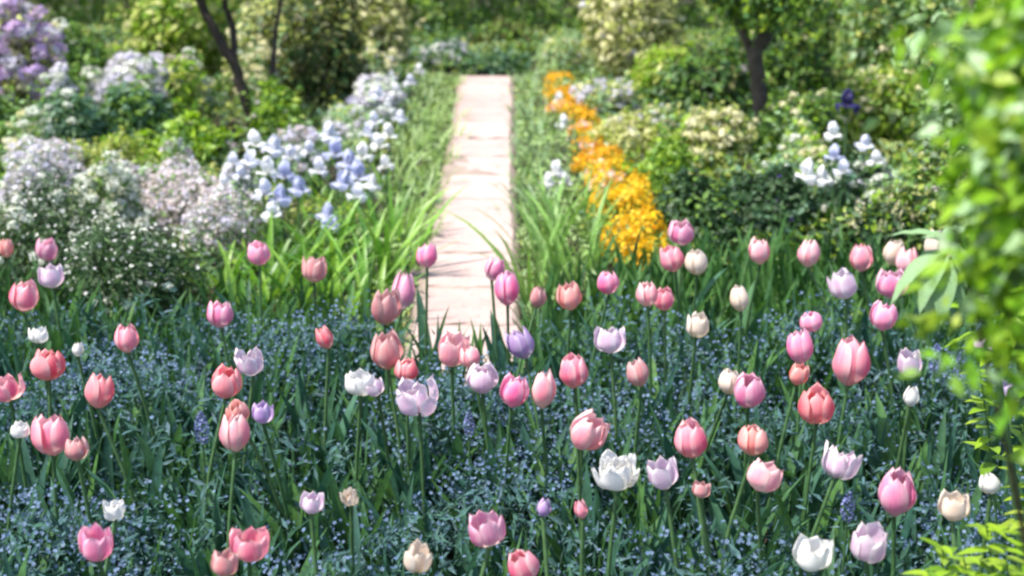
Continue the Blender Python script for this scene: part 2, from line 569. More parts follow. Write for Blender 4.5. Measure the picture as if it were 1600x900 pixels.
def twigs(geo, cr, n, r0=.008, shift=0.0, mat=0):
    for _ in range(n):
        p, _o = cr.pts(1, 0.6, 0, 0)
        if len(p) == 0:
            continue
        e = p[0]
        b = np.array([shift + e[0] * .12 + RNG.normal() * .02, e[1] * .12 + RNG.normal() * .02, -.03])
        m1 = b * .6 + e * .4 + np.array([-e[0] * .12, -e[1] * .12, .12 * e[2]])
        m2 = b * .25 + e * .75 + np.array([-e[0] * .06, 0, .06 * e[2]])
        tube(geo, [b, m1, m2, e], [r0, r0 * .75, r0 * .5, r0 * .2], 5, mat)

def shrub(name, label, cat, box, Y, leaves, blossoms=(), ry=None, top=None, group=None, n_twigs=9, twig_r=.008, blobs=11, low=0.0, fname="foliage", bname="blossom"):
    """A plant filling the given picture box at distance Y, rooted in the ground. leaves/blossoms: lists of (material, count, size, template, kind)."""
    u0, v0, u1, v1 = box
    uc = (u0 + u1) / 2
    base = at(uc, 450, Y)
    h = top if top else at(uc, v0, Y)[2]
    h = max(h, .06)
    d = depth(np.array([base[0], Y, h / 2]))
    rx = (u1 - u0) / 2 * d / FPX
    ry = ry or min(rx, .45)
    cr = Crown((0, 0, h * (.30 + low / 2)), (rx * 1.16, ry * 1.15, h * .74), blobs)
    root = thing(name, label, cat, (base[0], Y, 0), 0, group)
    gl = Geo(); mats = []
    for k, (m, n, size, tm) in enumerate(leaves):
        p, o = cr.pts(int(n * 1.35))
        leaf_cloud(gl, p, o, size, tmpl=tm, mat=k)
        mats.append(m)
    for _ in range(10 if n_twigs else 0):                    # sprays that break the outline
        p, o = cr.pts(3, .95, 0, 0)
        if len(p) == 0:
            continue
        m = int(RNG.integers(9, 16))
        f = np.linspace(0, 1, m)[:, None]
        d = norm(o[0] + np.array([0, 0, .9]) + RNG.normal(size=3) * .35)
        q = p[0] + d * f * h * RNG.uniform(.18, .34) + RNG.normal(size=(m, 3)) * .006
        k = int(RNG.integers(len(leaves)))
        leaf_cloud(gl, q, norm(rand_dirs(m) + d), leaves[k][2] * 1.05, tmpl=leaves[k][3], mat=k)
    obj(fname, gl.mesh(fname, mats), root, kind="stuff")
    if n_twigs:
        gt = Geo(); twigs(gt, cr, n_twigs, twig_r)
        obj("stems", gt.mesh("stems", [M_TWIG]), root, kind="stuff")
    if blossoms:
        gb = Geo(); mats = []
        for k, (m, n, size, mode) in enumerate(blossoms):
            mats.append(m)
            florets(gb, cr, n, size, mode, k)
        obj(bname, gb.mesh(bname, mats), root, kind="stuff")
    return root

def florets(gb, cr, n, size, mode, k, up=.5):
    """mode: 'dots' single florets over the crown, 'heads' rounded heads of many florets, 'spikes' upright panicles."""
    if mode == 'dots':
        p, o = cr.pts(int(n * 1.3), 1.0, .2, 0)
        keep = RNG.random(len(p)) < .2 + .8 * np.clip(p[:, 2] / (cr.c[2] + cr.r[2] * .8), 0, 1) ** 1.3
        p, o = p[keep], o[keep]
        nn = norm(o + np.array([0, -.3, up]) + RNG.normal(size=p.shape) * .4)
        inst(gb, FLORET5[0], FLORET5[1], None, p + o * .01, rand_dirs(len(p)), nn, size * RNG.uniform(.6, 1.3, len(p)), k)
    else:
        c, o = cr.pts(n * 3, 1.0, .15, 0)
        front = ((o @ np.array([0, -.8, .6])) > .1) & (c[:, 2] > cr.r[2] * .35)                # trusses only on the upper side facing the camera
        c, o = c[front][:n], o[front][:n]
        for i in range(len(c)):
            m = int(RNG.integers(16, 30))
            d = rand_dirs(m)
            if mode == 'heads':
                ax = norm(o[i] + np.array([0, -.2, .7]))
                d = norm(d + ax * .7)
                rr = size * RNG.uniform(.7, 1.3)
                p = c[i] + d * rr * np.array([1, 1, .7])
                s = rr * .42
            else:
                rr = size * RNG.uniform(.7, 1.3)
                t = RNG.random(m)
                d[:, 2] *= .3
                lean = norm(o[i] * .5 + np.array([0, 0, 1.0]))
                p = c[i] + lean * (t * rr * 3.0)[:, None] + d * (rr * .55 * (1.05 - t))[:, None]
                s = rr * .34
            inst(gb, FLORET4[0], FLORET4[1], None, p, rand_dirs(m), norm(d + .2 * rand_dirs(m)), s * RNG.uniform(.7, 1.25, m), k)

L2, LN, LR = LEAF2, LEAFN, LEAFR

# ---- left border
shrub("candytuft", "low dark mound flecked with tiny white flowers at the far left behind the tulips", "shrub", (-70, 232, 165, 500), 4.75,
      [(M_GREY_LEAF, 1300, .024, LN), (M_DEEP, 3500, .028, LN), (M_DARK, 5000, .028, LN)], [(M_WHITE, 800, .008, 'dots'), (M_WHITE, 24, .022, 'heads')], ry=.30)
shrub("candytuft", "dark shrub spangled with small white blossom beside the iris leaves", "shrub", (95, 285, 305, 500), 4.55,
      [(M_GREY_LEAF, 900, .024, LN), (M_DEEP, 4500, .028, LN), (M_DARK, 4000, .028, LN)], [(M_WHITE, 800, .0075, 'dots'), (M_WHITE, 9, .020, 'heads')], ry=.26)
shrub("spirea_bush", "arching spray of cream white blossom along the top of the white flecked shrubs", "shrub", (110, 235, 255, 340), 5.45,
      [(M_MID, 1500, .026, L2), (M_GREY_LEAF, 1200, .024, LN)], [(M_WHITE, 130, .023, 'heads'), (M_CREAM, 400, .009, 'dots')], ry=.16)
shrub("phlox_clump", "pale mauve pink mass of small flowers left of the blue irises", "flower clump", (205, 262, 400, 350), 5.75,
      [(M_GREY_LEAF, 1600, .025, LN), (M_MID, 700, .03, L2)], [(M_MAUVE, 3600, .011, 'dots'), (M_PALELILAC, 900, .011, 'dots'), (M_MAUVE, 70, .024, 'heads')], ry=.24)
for box, Y, lab in [((140, 232, 280, 320), 6.1, "upper left end of the pale lilac drift beside the lime bush"), ((215, 246, 345, 335), 5.95, "middle of the pale lilac drift sloping to the irises"),
                    ((290, 284, 420, 365), 5.45, "lower right end of the pale lilac drift touching the irises"), ((60, 200, 160, 290), 6.2, "greyish lilac clump above the white flecked mound")]:
    shrub("phlox_clump", lab, "flower clump", box, Y, [(M_GREY_LEAF, 900, .025, LN), (M_SAGE, 500, .025, L2)], [(M_MAUVE, 1500, .010, 'dots'), (M_PALELILAC, 800, .010, 'dots'), (M_PALELILAC, 12, .022, 'heads')], ry=.2)
shrub("phlox_clump", "pale lilac and white flower clump above the white flecked mound", "flower clump", (15, 205, 150, 300), 5.7,
      [(M_GREY_LEAF, 1800, .026, LN)], [(M_PALELILAC, 1500, .012, 'dots'), (M_MAUVE, 700, .011, 'dots'), (M_WHITE, 40, .022, 'heads'), (M_PALELILAC, 40, .022, 'heads')], ry=.2)
shrub("phlox_clump", "low pale blue flower patch just left of the tall blue irises", "flower clump", (345, 240, 400, 320), 6.0,
      [(M_GREY_LEAF, 600, .024, LN)], [(M_PALELILAC, 800, .012, 'dots')], ry=.12)
shrub("lime_shrub", "feathery yellow green bush above the cream white blossom spray", "shrub", (118, 178, 250, 300), 6.4,
      [(M_YELLOW, 2600, .034, L2), (M_LIME, 1400, .032, L2)], (), ry=.2)
shrub("leafy_perennial", "dark green leafy clump at the left edge under the purple lilac", "perennial", (-60, 118, 95, 235), 6.9,
      [(M_DARK, 1300, .04, L2), (M_MID, 1800, .04, L2)], [(M_WHITE, 8, .02, 'heads')], ry=.25)
shrub("leafy_perennial", "blue green leafy clump between the lilac and the lime bush", "perennial", (80, 112, 205, 225), 7.2,
      [(M_BLUEGREEN, 1500, .045, L2), (M_DARK, 1300, .045, L2)], [(M_WHITE, 9, .024, 'heads')], ry=.25)
shrub("leafy_perennial", "deep green bush below the big white lilac trusses", "perennial", (170, 112, 300, 215), 7.6,
      [(M_BLUEGREEN, 1600, .05, L2), (M_MID, 1900, .05, L2)], (), ry=.25)
shrub("leafy_perennial", "bright lime green clump left of the forked dark trunk", "perennial", (255, 160, 390, 250), 6.9,
      [(M_LIME, 2600, .042, LR), (M_MID, 1500, .04, L2)], [(M_MAUVE, 8, .02, 'heads')], ry=.22)
shrub("leafy_perennial", "yellowish bush with a dusky pink bloom behind the lime green clump", "perennial", (240, 85, 345, 190), 7.9,
      [(M_YELLOW, 1100, .045, L2), (M_LIME, 1400, .045, L2)], [(M_MAUVE, 16, .026, 'heads')], ry=.25)
shrub("leafy_perennial", "fresh green rounded clump at the right foot of the forked trunk", "perennial", (400, 112, 485, 225), 7.7,
      [(M_LIME, 1300, .036, L2), (M_MID, 1700, .036, L2)], [(M_MAUVE, 5, .02, 'heads')], ry=.2)
shrub("lilac_bush", "purple and pink lilac bush in the top left corner", "shrub", (-80, -50, 140, 150), 7.9,
      [(M_BROWN, 900, .05, L2), (M_YELLOW, 800, .04, L2)], [(M_LILAC, 120, .045, 'heads'), (M_PALELILAC, 70, .042, 'heads'), (M_CREAM, 40, .034, 'heads')], ry=.3)
shrub("lilac_bush", "white lilac bush with big pale trusses between the purple lilac and trunk", "shrub", (165, 38, 322, 170), 7.9,
      [(M_MID, 1300, .05, L2), (M_YELLOW, 500, .045, L2)], [(M_PALELILAC, 80, .044, 'heads'), (M_WHITE, 85, .044, 'heads')], ry=.25)
shrub("lilac_bush", "small white lilac seen above the gap left of the big white trusses", "shrub", (120, 5, 200, 150), 9.0,
      [(M_MID, 1500, .05, L2), (M_DARK, 700, .045, L2)], [(M_WHITE, 16, .045, 'heads')], ry=.25)
shrub("lilac_bush", "pale blue white bloom bush right under the purple lilac", "shrub", (98, 75, 165, 165), 7.6,
      [(M_MID, 700, .04, L2)], [(M_PALELILAC, 26, .036, 'heads'), (M_WHITE, 22, .032, 'heads')], ry=.16)
shrub("golden_shrub", "yellow green shrub at the top left of the forked trunk", "shrub", (225, -90, 405, 105), 9.6,
      [(M_YELLOW, 2600, .06, L2), (M_LIME, 2300, .06, L2), (M_MID, 900, .06, L2)], [(M_CREAM, 22, .03, 'heads')], ry=.4)
shrub("golden_shrub", "cream blossomed yellow green shrub right of the forked trunk", "shrub", (385, -60, 520, 160), 9.0,
      [(M_YELLOW, 2000, .05, L2), (M_GREY_LEAF, 1500, .05, L2), (M_BROWN, 1100, .05, L2)], [(M_CREAM, 34, .03, 'heads')], ry=.35)
shrub("golden_shrub", "pale cream leaved shrub left of the far end of the path", "shrub", (528, -90, 668, 135), 10.0,
      [(M_CREAMLEAF, 2300, .055, L2), (M_YELLOW, 1900, .055, L2), (M_BROWN, 1200, .055, L2)], [(M_CREAM, 22, .03, 'heads')], ry=.4)
shrub("bronze_shrub", "dark bronze shrub in the shade behind the blue irises", "shrub", (462, -70, 580, 205), 8.6,
      [(M_BROWN, 2300, .05, L2), (M_DARK, 1500, .045, L2), (M_YELLOW, 600, .045, L2)], [(M_CREAM, 14, .024, 'heads')], ry=.3, n_twigs=16)
shrub("bronze_shrub", "low dark shrub between the trunk and the blue irises", "shrub", (325, 190, 500, 262), 6.9,
      [(M_BROWN, 900, .035, L2), (M_DARK, 1700, .035, L2)], [(M_MAUVE, 12, .018, 'heads')], ry=.2)
shrub("catmint_clump", "pale lilac white flower clump by the upper left of the path", "flower clump", (548, 110, 655, 205), 8.2,
      [(M_GREY_LEAF, 900, .032, LN), (M_SAGE, 700, .034, L2)], [(M_PALELILAC, 60, .034, 'heads'), (M_WHITE, 50, .032, 'heads'), (M_PALELILAC, 500, .013, 'dots')], ry=.25)
shrub("catmint_clump", "pale sage clump with white bells between bronze shrub and path", "flower clump", (500, 140, 600, 235), 7.5,
      [(M_SAGE, 1200, .034, L2), (M_YELLOW, 500, .03, L2)], [(M_PALELILAC, 20, .026, 'heads'), (M_WHITE, 16, .026, 'heads')], ry=.22)

for box, Y, mats, lab in [
    ((20, 120, 110, 200), 6.6, (M_WHITE, M_CREAM), "small cream white clump below the purple lilac at far left"),
    ((300, 60, 350, 130), 8.3, (M_WHITE, M_CREAM), "white bloom clump touching the left side of the forked trunk"),
    ((385, 40, 450, 140), 8.5, (M_CREAM, M_WHITE), "cream bloom clump between the two limbs of the forked trunk"),
    ((440, 150, 520, 230), 6.7, (M_PALELILAC, M_MAUVE), "lilac bloom clump in the shade left of the right blue irises"),
    ((255, 200, 330, 260), 6.2, (M_MAUVE, M_PALELILAC), "dusky lilac clump between lime bush and lime green clump"),
    ((560, 60, 640, 130), 9.4, (M_CREAM, M_PALELILAC), "pale bloom clump under the cream leaved shrub")]:
    shrub("saxifrage_clump", lab, "flower clump", box, Y, [(M_SAGE, 500, .03, L2), (M_MID, 400, .03, L2)], [(mats[0], 34, .026, 'heads'), (mats[1], 20, .024, 'heads')], ry=.15)

# ---- far end
def hedge(label, x0, x1, Y, h, d, leaves):
    root = thing("hedge", label, "hedge", ((x0 + x1) / 2, Y, 0))
    W = x1 - x0
    g = Geo(); ms = []
    for k, (m, n, size) in enumerate(leaves):
        ms.append(m)
        f = RNG.random(n)
        x = RNG.uniform(-W / 2, W / 2, n); z = RNG.uniform(0, 1, n) ** 1.15 * h
        bump = .08 * np.sin(x * 7 + 2 * np.sin(z * 6)) + .05 * np.sin(x * 17 + z * 13)
        y = -d / 2 + bump + np.abs(RNG.normal(size=n)) * .08
        o = norm(np.stack([bump * 2, -np.ones(n), .35 + bump], 1))
        t = f > .72
        z[t] = h + bump[t] - np.abs(RNG.normal(size=t.sum())) * .05
        y[t] = RNG.uniform(-d / 2, d / 2, t.sum()); o[t] = (0, -.2, 1)
        leaf_cloud(g, np.stack([x, y, z], 1), o, size, mat=k)
    obj("foliage", g.mesh("foliage", ms), root, kind="stuff")
    g = Geo()
    for k in range(int(W * 5)):
        x = RNG.uniform(-W / 2, W / 2)
        tube(g, [[x, 0, -.04], [x + RNG.normal() * .04, RNG.normal() * .05, h * .4], [x + RNG.normal() * .1, -.1, h * .9]], [.018, .013, .005], 5)
    obj("stems", g.mesh("stems", [M_TWIG]), root, kind="stuff")

hedge("dark green clipped hedge across the far end of the path", -1.15, 1.0, 12.3, 1.3, .5, [(M_DARK, 4000, .045), (M_MID, 10000, .045), (M_LIME, 5000, .04), (M_BROWN, 1500, .04)])
hedge("yellowish background hedge behind the golden shrubs on the left", -4.4, -1.15, 12.6, 1.9, .6, [(M_MID, 9000, .06), (M_YELLOW, 4500, .06), (M_LIME, 6500, .06), (M_BROWN, 2000, .06)])
hedge("mixed green background hedge behind the cream shrub on the right", 1.0, 3.6, 12.4, 1.9, .6, [(M_DARK, 3000, .06), (M_MID, 7000, .06), (M_YELLOW, 4500, .06), (M_LIME, 3500, .06)])
hedge("dark background hedge beyond the purple lilac at the far left", -8.5, -4.4, 12.0, 1.9, .6, [(M_DARK, 9000, .07), (M_BROWN, 6500, .07)])
hedge("fresh green background hedge beyond the thicket at far right", 3.6, 8.5, 12.0, 1.9, .6, [(M_MID, 8000, .07), (M_SAGE, 7000, .07), (M_LIME, 3000, .07)])
shrub("hosta_clump", "blue grey clump with white flowers left of the path end", "perennial", (648, 62, 745, 128), 10.6,
      [(M_BLUEGREEN, 1100, .05, L2), (M_DARK, 400, .05, L2)], [(M_PALELILAC, 40, .026, 'heads'), (M_WHITE, 14, .03, 'heads')], ry=.25)
shrub("hosta_clump", "teal green low clump right across the path end", "perennial", (720, 80, 838, 130), 10.5,
      [(M_BLUEGREEN, 1500, .05, L2), (M_DARK, 700, .05, L2)], (), ry=.2)
shrub("hosta_clump", "brown stemmed plant between hedge and path end", "perennial", (755, 25, 835, 110), 11.3,
      [(M_BROWN, 900, .05, L2), (M_MID, 700, .05, L2)], (), ry=.25)
shrub("hosta_clump", "pale green spiky clump right of the path end", "perennial", (820, 35, 925, 130), 10.3,
      [(M_SAGE, 1300, .05, LN), (M_YELLOW, 900, .05, LN)], [(M_CREAM, 10, .026, 'heads'), (M_PALELILAC, 8, .024, 'heads')], ry=.25)

# ---- right border
shrub("golden_shrub", "cream yellow shrub above the far end of the orange flowers", "shrub", (905, -80, 1075, 130), 9.6,
      [(M_CREAMLEAF, 2800, .05, L2), (M_YELLOW, 2100, .05, L2), (M_BROWN, 500, .05, L2)], [(M_CREAM, 30, .03, 'heads'), (M_PALELILAC, 12, .03, 'heads')], ry=.35)
shrub("columbine_clump", "pale clump with lilac white flowers right of the orange row", "flower clump", (895, 115, 1000, 215), 8.4,
      [(M_SAGE, 900, .04, L2), (M_YELLOW, 1000, .04, L2)], [(M_PALELILAC, 40, .03, 'heads'), (M_CREAM, 24, .026, 'heads')], ry=.2)
shrub("columbine_clump", "yellowish clump with pale flowers beside the middle of the orange row", "flower clump", (925, 165, 1035, 280), 7.2,
      [(M_YELLOW, 1500, .036, L2), (M_CREAMLEAF, 600, .034, L2)], [(M_CREAM, 16, .022, 'heads'), (M_PALELILAC, 8, .022, 'heads')], ry=.2)
shrub("lime_shrub", "bright lime bush directly right of the orange flowers", "shrub", (985, 190, 1075, 330), 6.3,
      [(M_LIME, 1900, .034, L2), (M_MID, 1700, .034, L2)], (), ry=.2)
shrub("lime_shrub", "lime green shrub behind the dark rounded one", "shrub", (985, 55, 1085, 180), 8.8,
      [(M_LIME, 1900, .045, L2), (M_YELLOW, 900, .045, L2)], (), ry=.25)
shrub("laurel_bush", "dark rounded bush left of the grey trunk", "shrub", (1035, 45, 1160, 190), 8.2,
      [(M_DARK, 2600, .045, L2), (M_MID, 1700, .045, L2), (M_BROWN, 500, .045, L2)], [(M_MAUVE, 5, .03, 'heads')], ry=.3)
shrub("laurel_bush", "deep green shrub at the foot of the lime bush behind the pink tulips", "shrub", (1015, 250, 1150, 425), 5.5,
      [(M_DEEP, 4200, .032, L2), (M_MID, 1200, .032, L2)], [(M_CREAM, 60, .006, 'dots')], ry=.25)
shrub("laurel_bush", "blackish green shrub in the hollow below the grey trunk", "shrub", (1125, 235, 1270, 425), 5.75,
      [(M_DEEP, 6000, .034, L2), (M_BLUEGREEN, 350, .034, L2)], [(M_PURPLE, 40, .012, 'dots')], ry=.25)
shrub("euphorbia", "cream yellow flowered clump left of the grey trunk", "perennial", (1040, 150, 1165, 275), 7.0,
      [(M_YELLOW, 1500, .036, L2), (M_DARK, 900, .036, L2)], [(M_CREAM, 80, .028, 'heads')], ry=.22)
shrub("yew_bush", "dark tall bush around and behind the grey trunk", "shrub", (1105, -60, 1300, 150), 8.9,
      [(M_DARK, 2800, .045, L2), (M_MID, 2600, .045, L2), (M_BROWN, 1000, .045, L2), (M_LIME, 1500, .04, L2)], [(M_CREAM, 24, .016, 'heads')], ry=.35)
shrub("yew_bush", "dark bush dotted with cream flowers right of the grey trunk", "shrub", (1172, 105, 1300, 270), 7.1,
      [(M_DARK, 2000, .036, L2), (M_MID, 1500, .036, L2), (M_LIME, 700, .036, L2)], [(M_CREAM, 50, .017, 'heads')], ry=.22)
shrub("lime_shrub", "glowing yellow green shrub behind the dark purple iris", "shrub", (1255, 70, 1430, 230), 7.7,
      [(M_LIME, 2600, .042, L2), (M_YELLOW, 1500, .042, L2), (M_MID, 1100, .042, L2)], [(M_CREAM, 34, .02, 'heads')], ry=.3)
shrub("pale_thicket", "tall soft green thicket at the top right", "shrub", (1285, -140, 1470, 120), 9.2,
      [(M_MID, 2600, .055, L2), (M_SAGE, 2000, .055, L2), (M_YELLOW, 1800, .05, L2)], [(M_CREAM, 16, .024, 'heads')], ry=.4)
shrub("pale_thicket", "blue green feathery thicket along the right edge", "shrub", (1420, -60, 1660, 260), 6.8,
      [(M_SAGE, 2600, .05, L2), (M_MID, 3000, .05, L2)], (), ry=.4)
shrub("columbine_clump", "clump of white and violet flowers below the dark purple iris", "flower clump", (1245, 205, 1395, 345), 5.9,
      [(M_DEEP, 1900, .034, L2), (M_BLUEGREEN, 1100, .034, L2)], [(M_WHITE, 40, .020, 'heads'), (M_PALELILAC, 20, .018, 'heads')], ry=.2)
shrub("columbine_clump", "dark clump with cream green spikes behind the right hand tulips", "flower clump", (1270, 285, 1450, 425), 5.2,
      [(M_DEEP, 3000, .032, L2), (M_LIME, 600, .032, L2)], [(M_CREAM, 70, .013, 'spikes')], ry=.22)
shrub("spurge_clump", "olive and pinkish clump in front of the right edge thicket", "perennial", (1395, 165, 1530, 340), 5.3,
      [(M_YELLOW, 900, .034, L2), (M_MID, 1900, .034, L2), (M_GREY_LEAF, 600, .034, L2)], [(M_MAUVE, 10, .018, 'heads')], ry=.22)

for box, Y, mats, lab in [
    ((930, 120, 1000, 175), 8.8, (M_PALELILAC, M_WHITE), "pale lilac clump beside the far half of the orange row"),
    ((985, 150, 1050, 210), 7.6, (M_PALELILAC, M_CREAM), "small lilac cream clump between lime bushes"),
    ((1200, 150, 1270, 240), 6.7, (M_CREAM, M_WHITE), "cream flecked clump just right of the grey trunk"),
    ((1230, 190, 1290, 260), 6.3, (M_CREAM, M_LIME), "yellow cream clump left of the border irises"),
    ((1340, 250, 1420, 330), 5.4, (M_WHITE, M_CREAM), "white speckled clump below the border irises"),
    ((1180, 215, 1250, 280), 6.1, (M_BLUEGREEN, M_WHITE), "bluish leaved clump over the blackish green hollow"),
    ((1300, 60, 1400, 150), 8.0, (M_CREAM, M_YELLOW), "pale yellow clump above the glowing yellow green shrub")]:
    shrub("saxifrage_clump", lab, "flower clump", box, Y, [(M_SAGE, 350, .03, L2), (M_LIME, 500, .03, L2)], [(mats[0], 26, .022, 'heads'), (mats[1], 14, .020, 'heads')], ry=.15)

# ---- tree trunks
def trunk_tree(name, label, limbs, mat, crown=None):
    b = np.array(limbs[0][0][0])
    root = thing(name, label, "tree", (b[0], b[1], 0))
    first = True
    for pts, radii in limbs:
        P = []
        pts = np.array(pts)
        for k in range(len(pts) - 1):                       # smooth and roughen each limb
            for f in np.linspace(0, 1, 5)[:-1]:
                P.append(pts[k] * (1 - f) + pts[k + 1] * f)
        P.append(pts[-1])
        P = np.array(P)
        P[1:-1] += RNG.normal(size=P[1:-1].shape) * .006
        R = np.interp(np.linspace(0, 1, len(P)), np.linspace(0, 1, len(radii)), radii) * RNG.uniform(.9, 1.1, len(P))
        g = Geo(); tube(g, P - np.array([b[0], b[1], 0]), R, 10)
        nm = "trunk" if first else "limb"
        obj(nm, g.mesh(nm, [mat]), root)
        first = False
    if crown:
        c, r, leaves = crown
        cr = Crown(np.array(c) - np.array([b[0], b[1], 0]), r, 16)
        g = Geo(); ms = []
        for k, (m, n, s) in enumerate(leaves):
            p, o = cr.pts(n); leaf_cloud(g, p, o, s, mat=k); ms.append(m)
        obj("crown", g.mesh("crown", ms), root, kind="stuff")
    return root

T = lambda u, v, Y=7.9: at(u, v, Y)
base = T(402, 205); base[2] = -.05
trunk_tree("magnolia_tree", "dark forked trunk leaning left between the golden shrubs", [
    ([base, T(402, 205), T(385, 160), T(362, 95), T(335, 45), T(312, 0), T(290, -60), T(230, -200)], [.042, .038, .034, .030, .028, .026, .022, .01]),
    ([T(366, 105), T(368, 60, 8.0), T(352, 10, 8.1), T(345, -60, 8.1), T(360, -200, 8.2)], [.024, .02, .018, .015, .008]),
    ([T(396, 188), T(425, 120, 8.1), T(432, 40, 8.3), T(450, -60, 8.4), T(460, -200, 8.4)], [.022, .017, .014, .012, .006])], M_BARK_DARK,
    (T(335, -75, 8.0), (.42, .40, .36), [(M_YELLOW, 1100, .045), (M_LIME, 1300, .045)]))
T2 = lambda u, v, Y=7.55: at(u, v, Y)
base = T2(1196, 240); base[2] = -.05
trunk_tree("yew_tree", "grey upright trunk in dark leaves behind the right border", [
    ([base, T2(1196, 235), T2(1190, 170), T2(1182, 100), T2(1190, 40), T2(1200, -80), T2(1210, -260)], [.055, .046, .042, .038, .036, .034, .03]),
    ([T2(1184, 110), T2(1160, 50, 7.6), T2(1130, -20, 7.7), T2(1090, -200, 7.8)], [.03, .026, .02, .012]),
    ([T2(1190, 70), T2(1225, 10, 7.6), T2(1260, -80, 7.6), T2(1290, -220, 7.7)], [.03, .025, .02, .012])], M_BARK,
    (T2(1195, -50, 7.45), (.42, .40, .46), [(M_DARK, 2600, .045), (M_MID, 2000, .045), (M_LIME, 1500, .04)]))

# ------------------------------------------------------------------ strap-leaved clumps (each blade is a leaf of its own)
BLADE_MESHES = {}
def blade_meshes(key, mat, length, width, curve, n=10):
    if key not in BLADE_MESHES:
        out = []
        for _ in range(n):
            g = one_blade(0.0, length * RNG.uniform(.8, 1.15), width * RNG.uniform(.8, 1.15), RNG.uniform(.0, .12), curve * RNG.uniform(.4, 1.5), 9, .3, .4, RNG.normal() * .35)
            out.append(g.mesh("leaf", [mat], attrs=True))
        BLADE_MESHES[key] = out
    return BLADE_MESHES[key]

def strap_clump(name, label, cat, xy, key, mat, n, length, width, curve, spread=.05, lean=.42, group=None, scale=1.0):
    root = thing(name, label, cat, (xy[0], xy[1], 0), 0, group)
    ms = blade_meshes(key, mat, length, width, curve)
    for k in range(n):
        a = RNG.uniform(0, 2 * math.pi)
        r = spread * math.sqrt(RNG.random())
        s = scale * RNG.uniform(.75, 1.12)
        tilt = lean * r / spread * RNG.uniform(.5, 1.2)
        o = obj("leaf", ms[int(RNG.integers(len(ms)))], root, (r * math.cos(a), r * math.sin(a), -.03), (0, tilt, a + RNG.normal() * .4), (s, s, s))
    return root

left_iris = [  # (u, v of the base, size, leaf count, label)
    (392, 512, 1.0, 12, "upright iris leaf clump right of the white flecked shrub"),
    (440, 520, 1.0, 12, "iris leaf clump standing under the bright magenta tulip"),
    (488, 515, 1.05, 12, "iris leaf clump around the dusky beige tulip"),
    (535, 518, 1.0, 12, "dense iris leaf clump behind the small coral tulip"),
    (580, 505, 1.0, 12, "iris leaf clump left of the paired dusky pink tulips"),
    (415, 465, 1.05, 11, "second row iris leaf clump below the pale blue irises"),
    (468, 460, 1.05, 11, "second row iris leaf clump in the centre of the iris drift"),
    (520, 455, 1.1, 11, "second row iris leaf clump below the deep blue irises"),
    (572, 450, 1.1, 12, "tall arching iris leaf clump with sunlit yellow green blades"),
    (612, 440, 1.0, 12, "iris leaf clump spilling towards the mauve stones of the path edge"),
    (440, 415, .95, 9, "iris leaf clump among the pale blue iris stems"),
    (500, 405, .95, 9, "back row iris leaf clump between the two groups of blue irises"),
    (555, 395, .95, 9, "back row iris leaf clump right of the deep blue irises"),
    (610, 385, .95, 10, "back row iris leaf clump nearest the grey green border strip"),
    (350, 480, .85, 9, "short iris leaf clump overlapping the white flecked shrub"),
]
for u, v, s, n, lab in left_iris:
    p = on(u, v)
    strap_clump("iris_clump", lab, "leaf clump", p, "iris", M_IRIS_LEAF, n, .40, .026, .75, .075, .40, "iris leaf clumps left of the path", s)

left_strip = [
    (655, 372, 1.0, "near end of the grey green grass strip left of the path"), (672, 330, 1.0, "grass tuft beside the mauve edging stones"),
    (640, 320, 1.0, "grass tuft behind the back row of iris leaves"), (680, 290, 1.0, "grass tuft level with the second dark edging stone"),
    (645, 275, 1.05, "grass tuft behind the white irises"), (692, 255, 1.0, "grass tuft leaning over the left path edge halfway along"),
    (655, 238, 1.05, "pale grass tuft in the middle of the left strip"), (698, 222, .95, "grass tuft by the shaded part of the left path edge"),
    (668, 205, 1.05, "pale grass tuft right of the sage clump"), (702, 190, .95, "short grass tuft at the left edge of the upper path"),
    (675, 172, 1.0, "grass tuft right of the pale lilac white clump"), (706, 160, .9, "short bright grass tuft near the far end of the left edge"),
    (680, 145, 1.0, "grass tuft second from the far end of the left strip"), (708, 134, .9, "grass tuft at the far left corner of the path"),
    (620, 355, 1.05, "broad grass tuft between the iris leaves and the strip"), (612, 295, 1.05, "broad pale tuft right of the blue irises"),
    (625, 250, 1.0, "broad pale tuft in front of the sage clump"), (640, 190, 1.0, "silvery tuft under the pale lilac white clump"),
]
for u, v, s, lab in left_strip:
    p = on(u, v)
    s *= np.interp(pathL(p[1]) - p[0], [.0, .15, .35], [.7, .9, 1.0])
    strap_clump("grass_tuft", lab, "grass tuft", p, "pale", M_PALE_LEAF, 15, .22, .016, .9, .09, .55, "grass tufts left of the path", s)

right_strip = [
    (815, 340, .8, "grass tuft on the right path edge beyond the day lilies"), (842, 325, .9, "grass tuft in front of the white iris"),
    (815, 300, .8, "grass tuft on the right path edge level with the white iris"), (850, 285, .9, "grass tuft around the foot of the white iris"),
    (816, 265, .8, "short grass tuft in the middle of the right path edge"), (848, 250, .9, "grass tuft between the two white irises"),
    (880, 265, .9, "grass tuft between the white iris and the orange flowers"), (816, 235, .8, "short grass tuft on the right path edge past the middle"),
    (845, 218, .9, "blue green grass tuft left of the pale pink bloom"), (816, 205, .8, "short grass tuft by the upper right path edge"),
    (838, 190, .9, "grass tuft in the pale green strip left of the orange row"), (816, 178, .8, "short grass tuft fourth from the far right corner of the path"),
    (838, 164, .85, "grass tuft third from the far right corner of the path"), (815, 152, .75, "grass tuft second from the far right corner of the path"),
    (836, 140, .8, "grass tuft beside the far end of the orange row"), (814, 133, .75, "grass tuft at the far right corner of the path"),
]
for u, v, s, lab in right_strip:
    p = on(u, v)
    strap_clump("grass_tuft", lab, "grass tuft", p, "sagegrass", M_SAGE, 14, .20, .015, .8, .085, .5, "grass tufts right of the path", s)

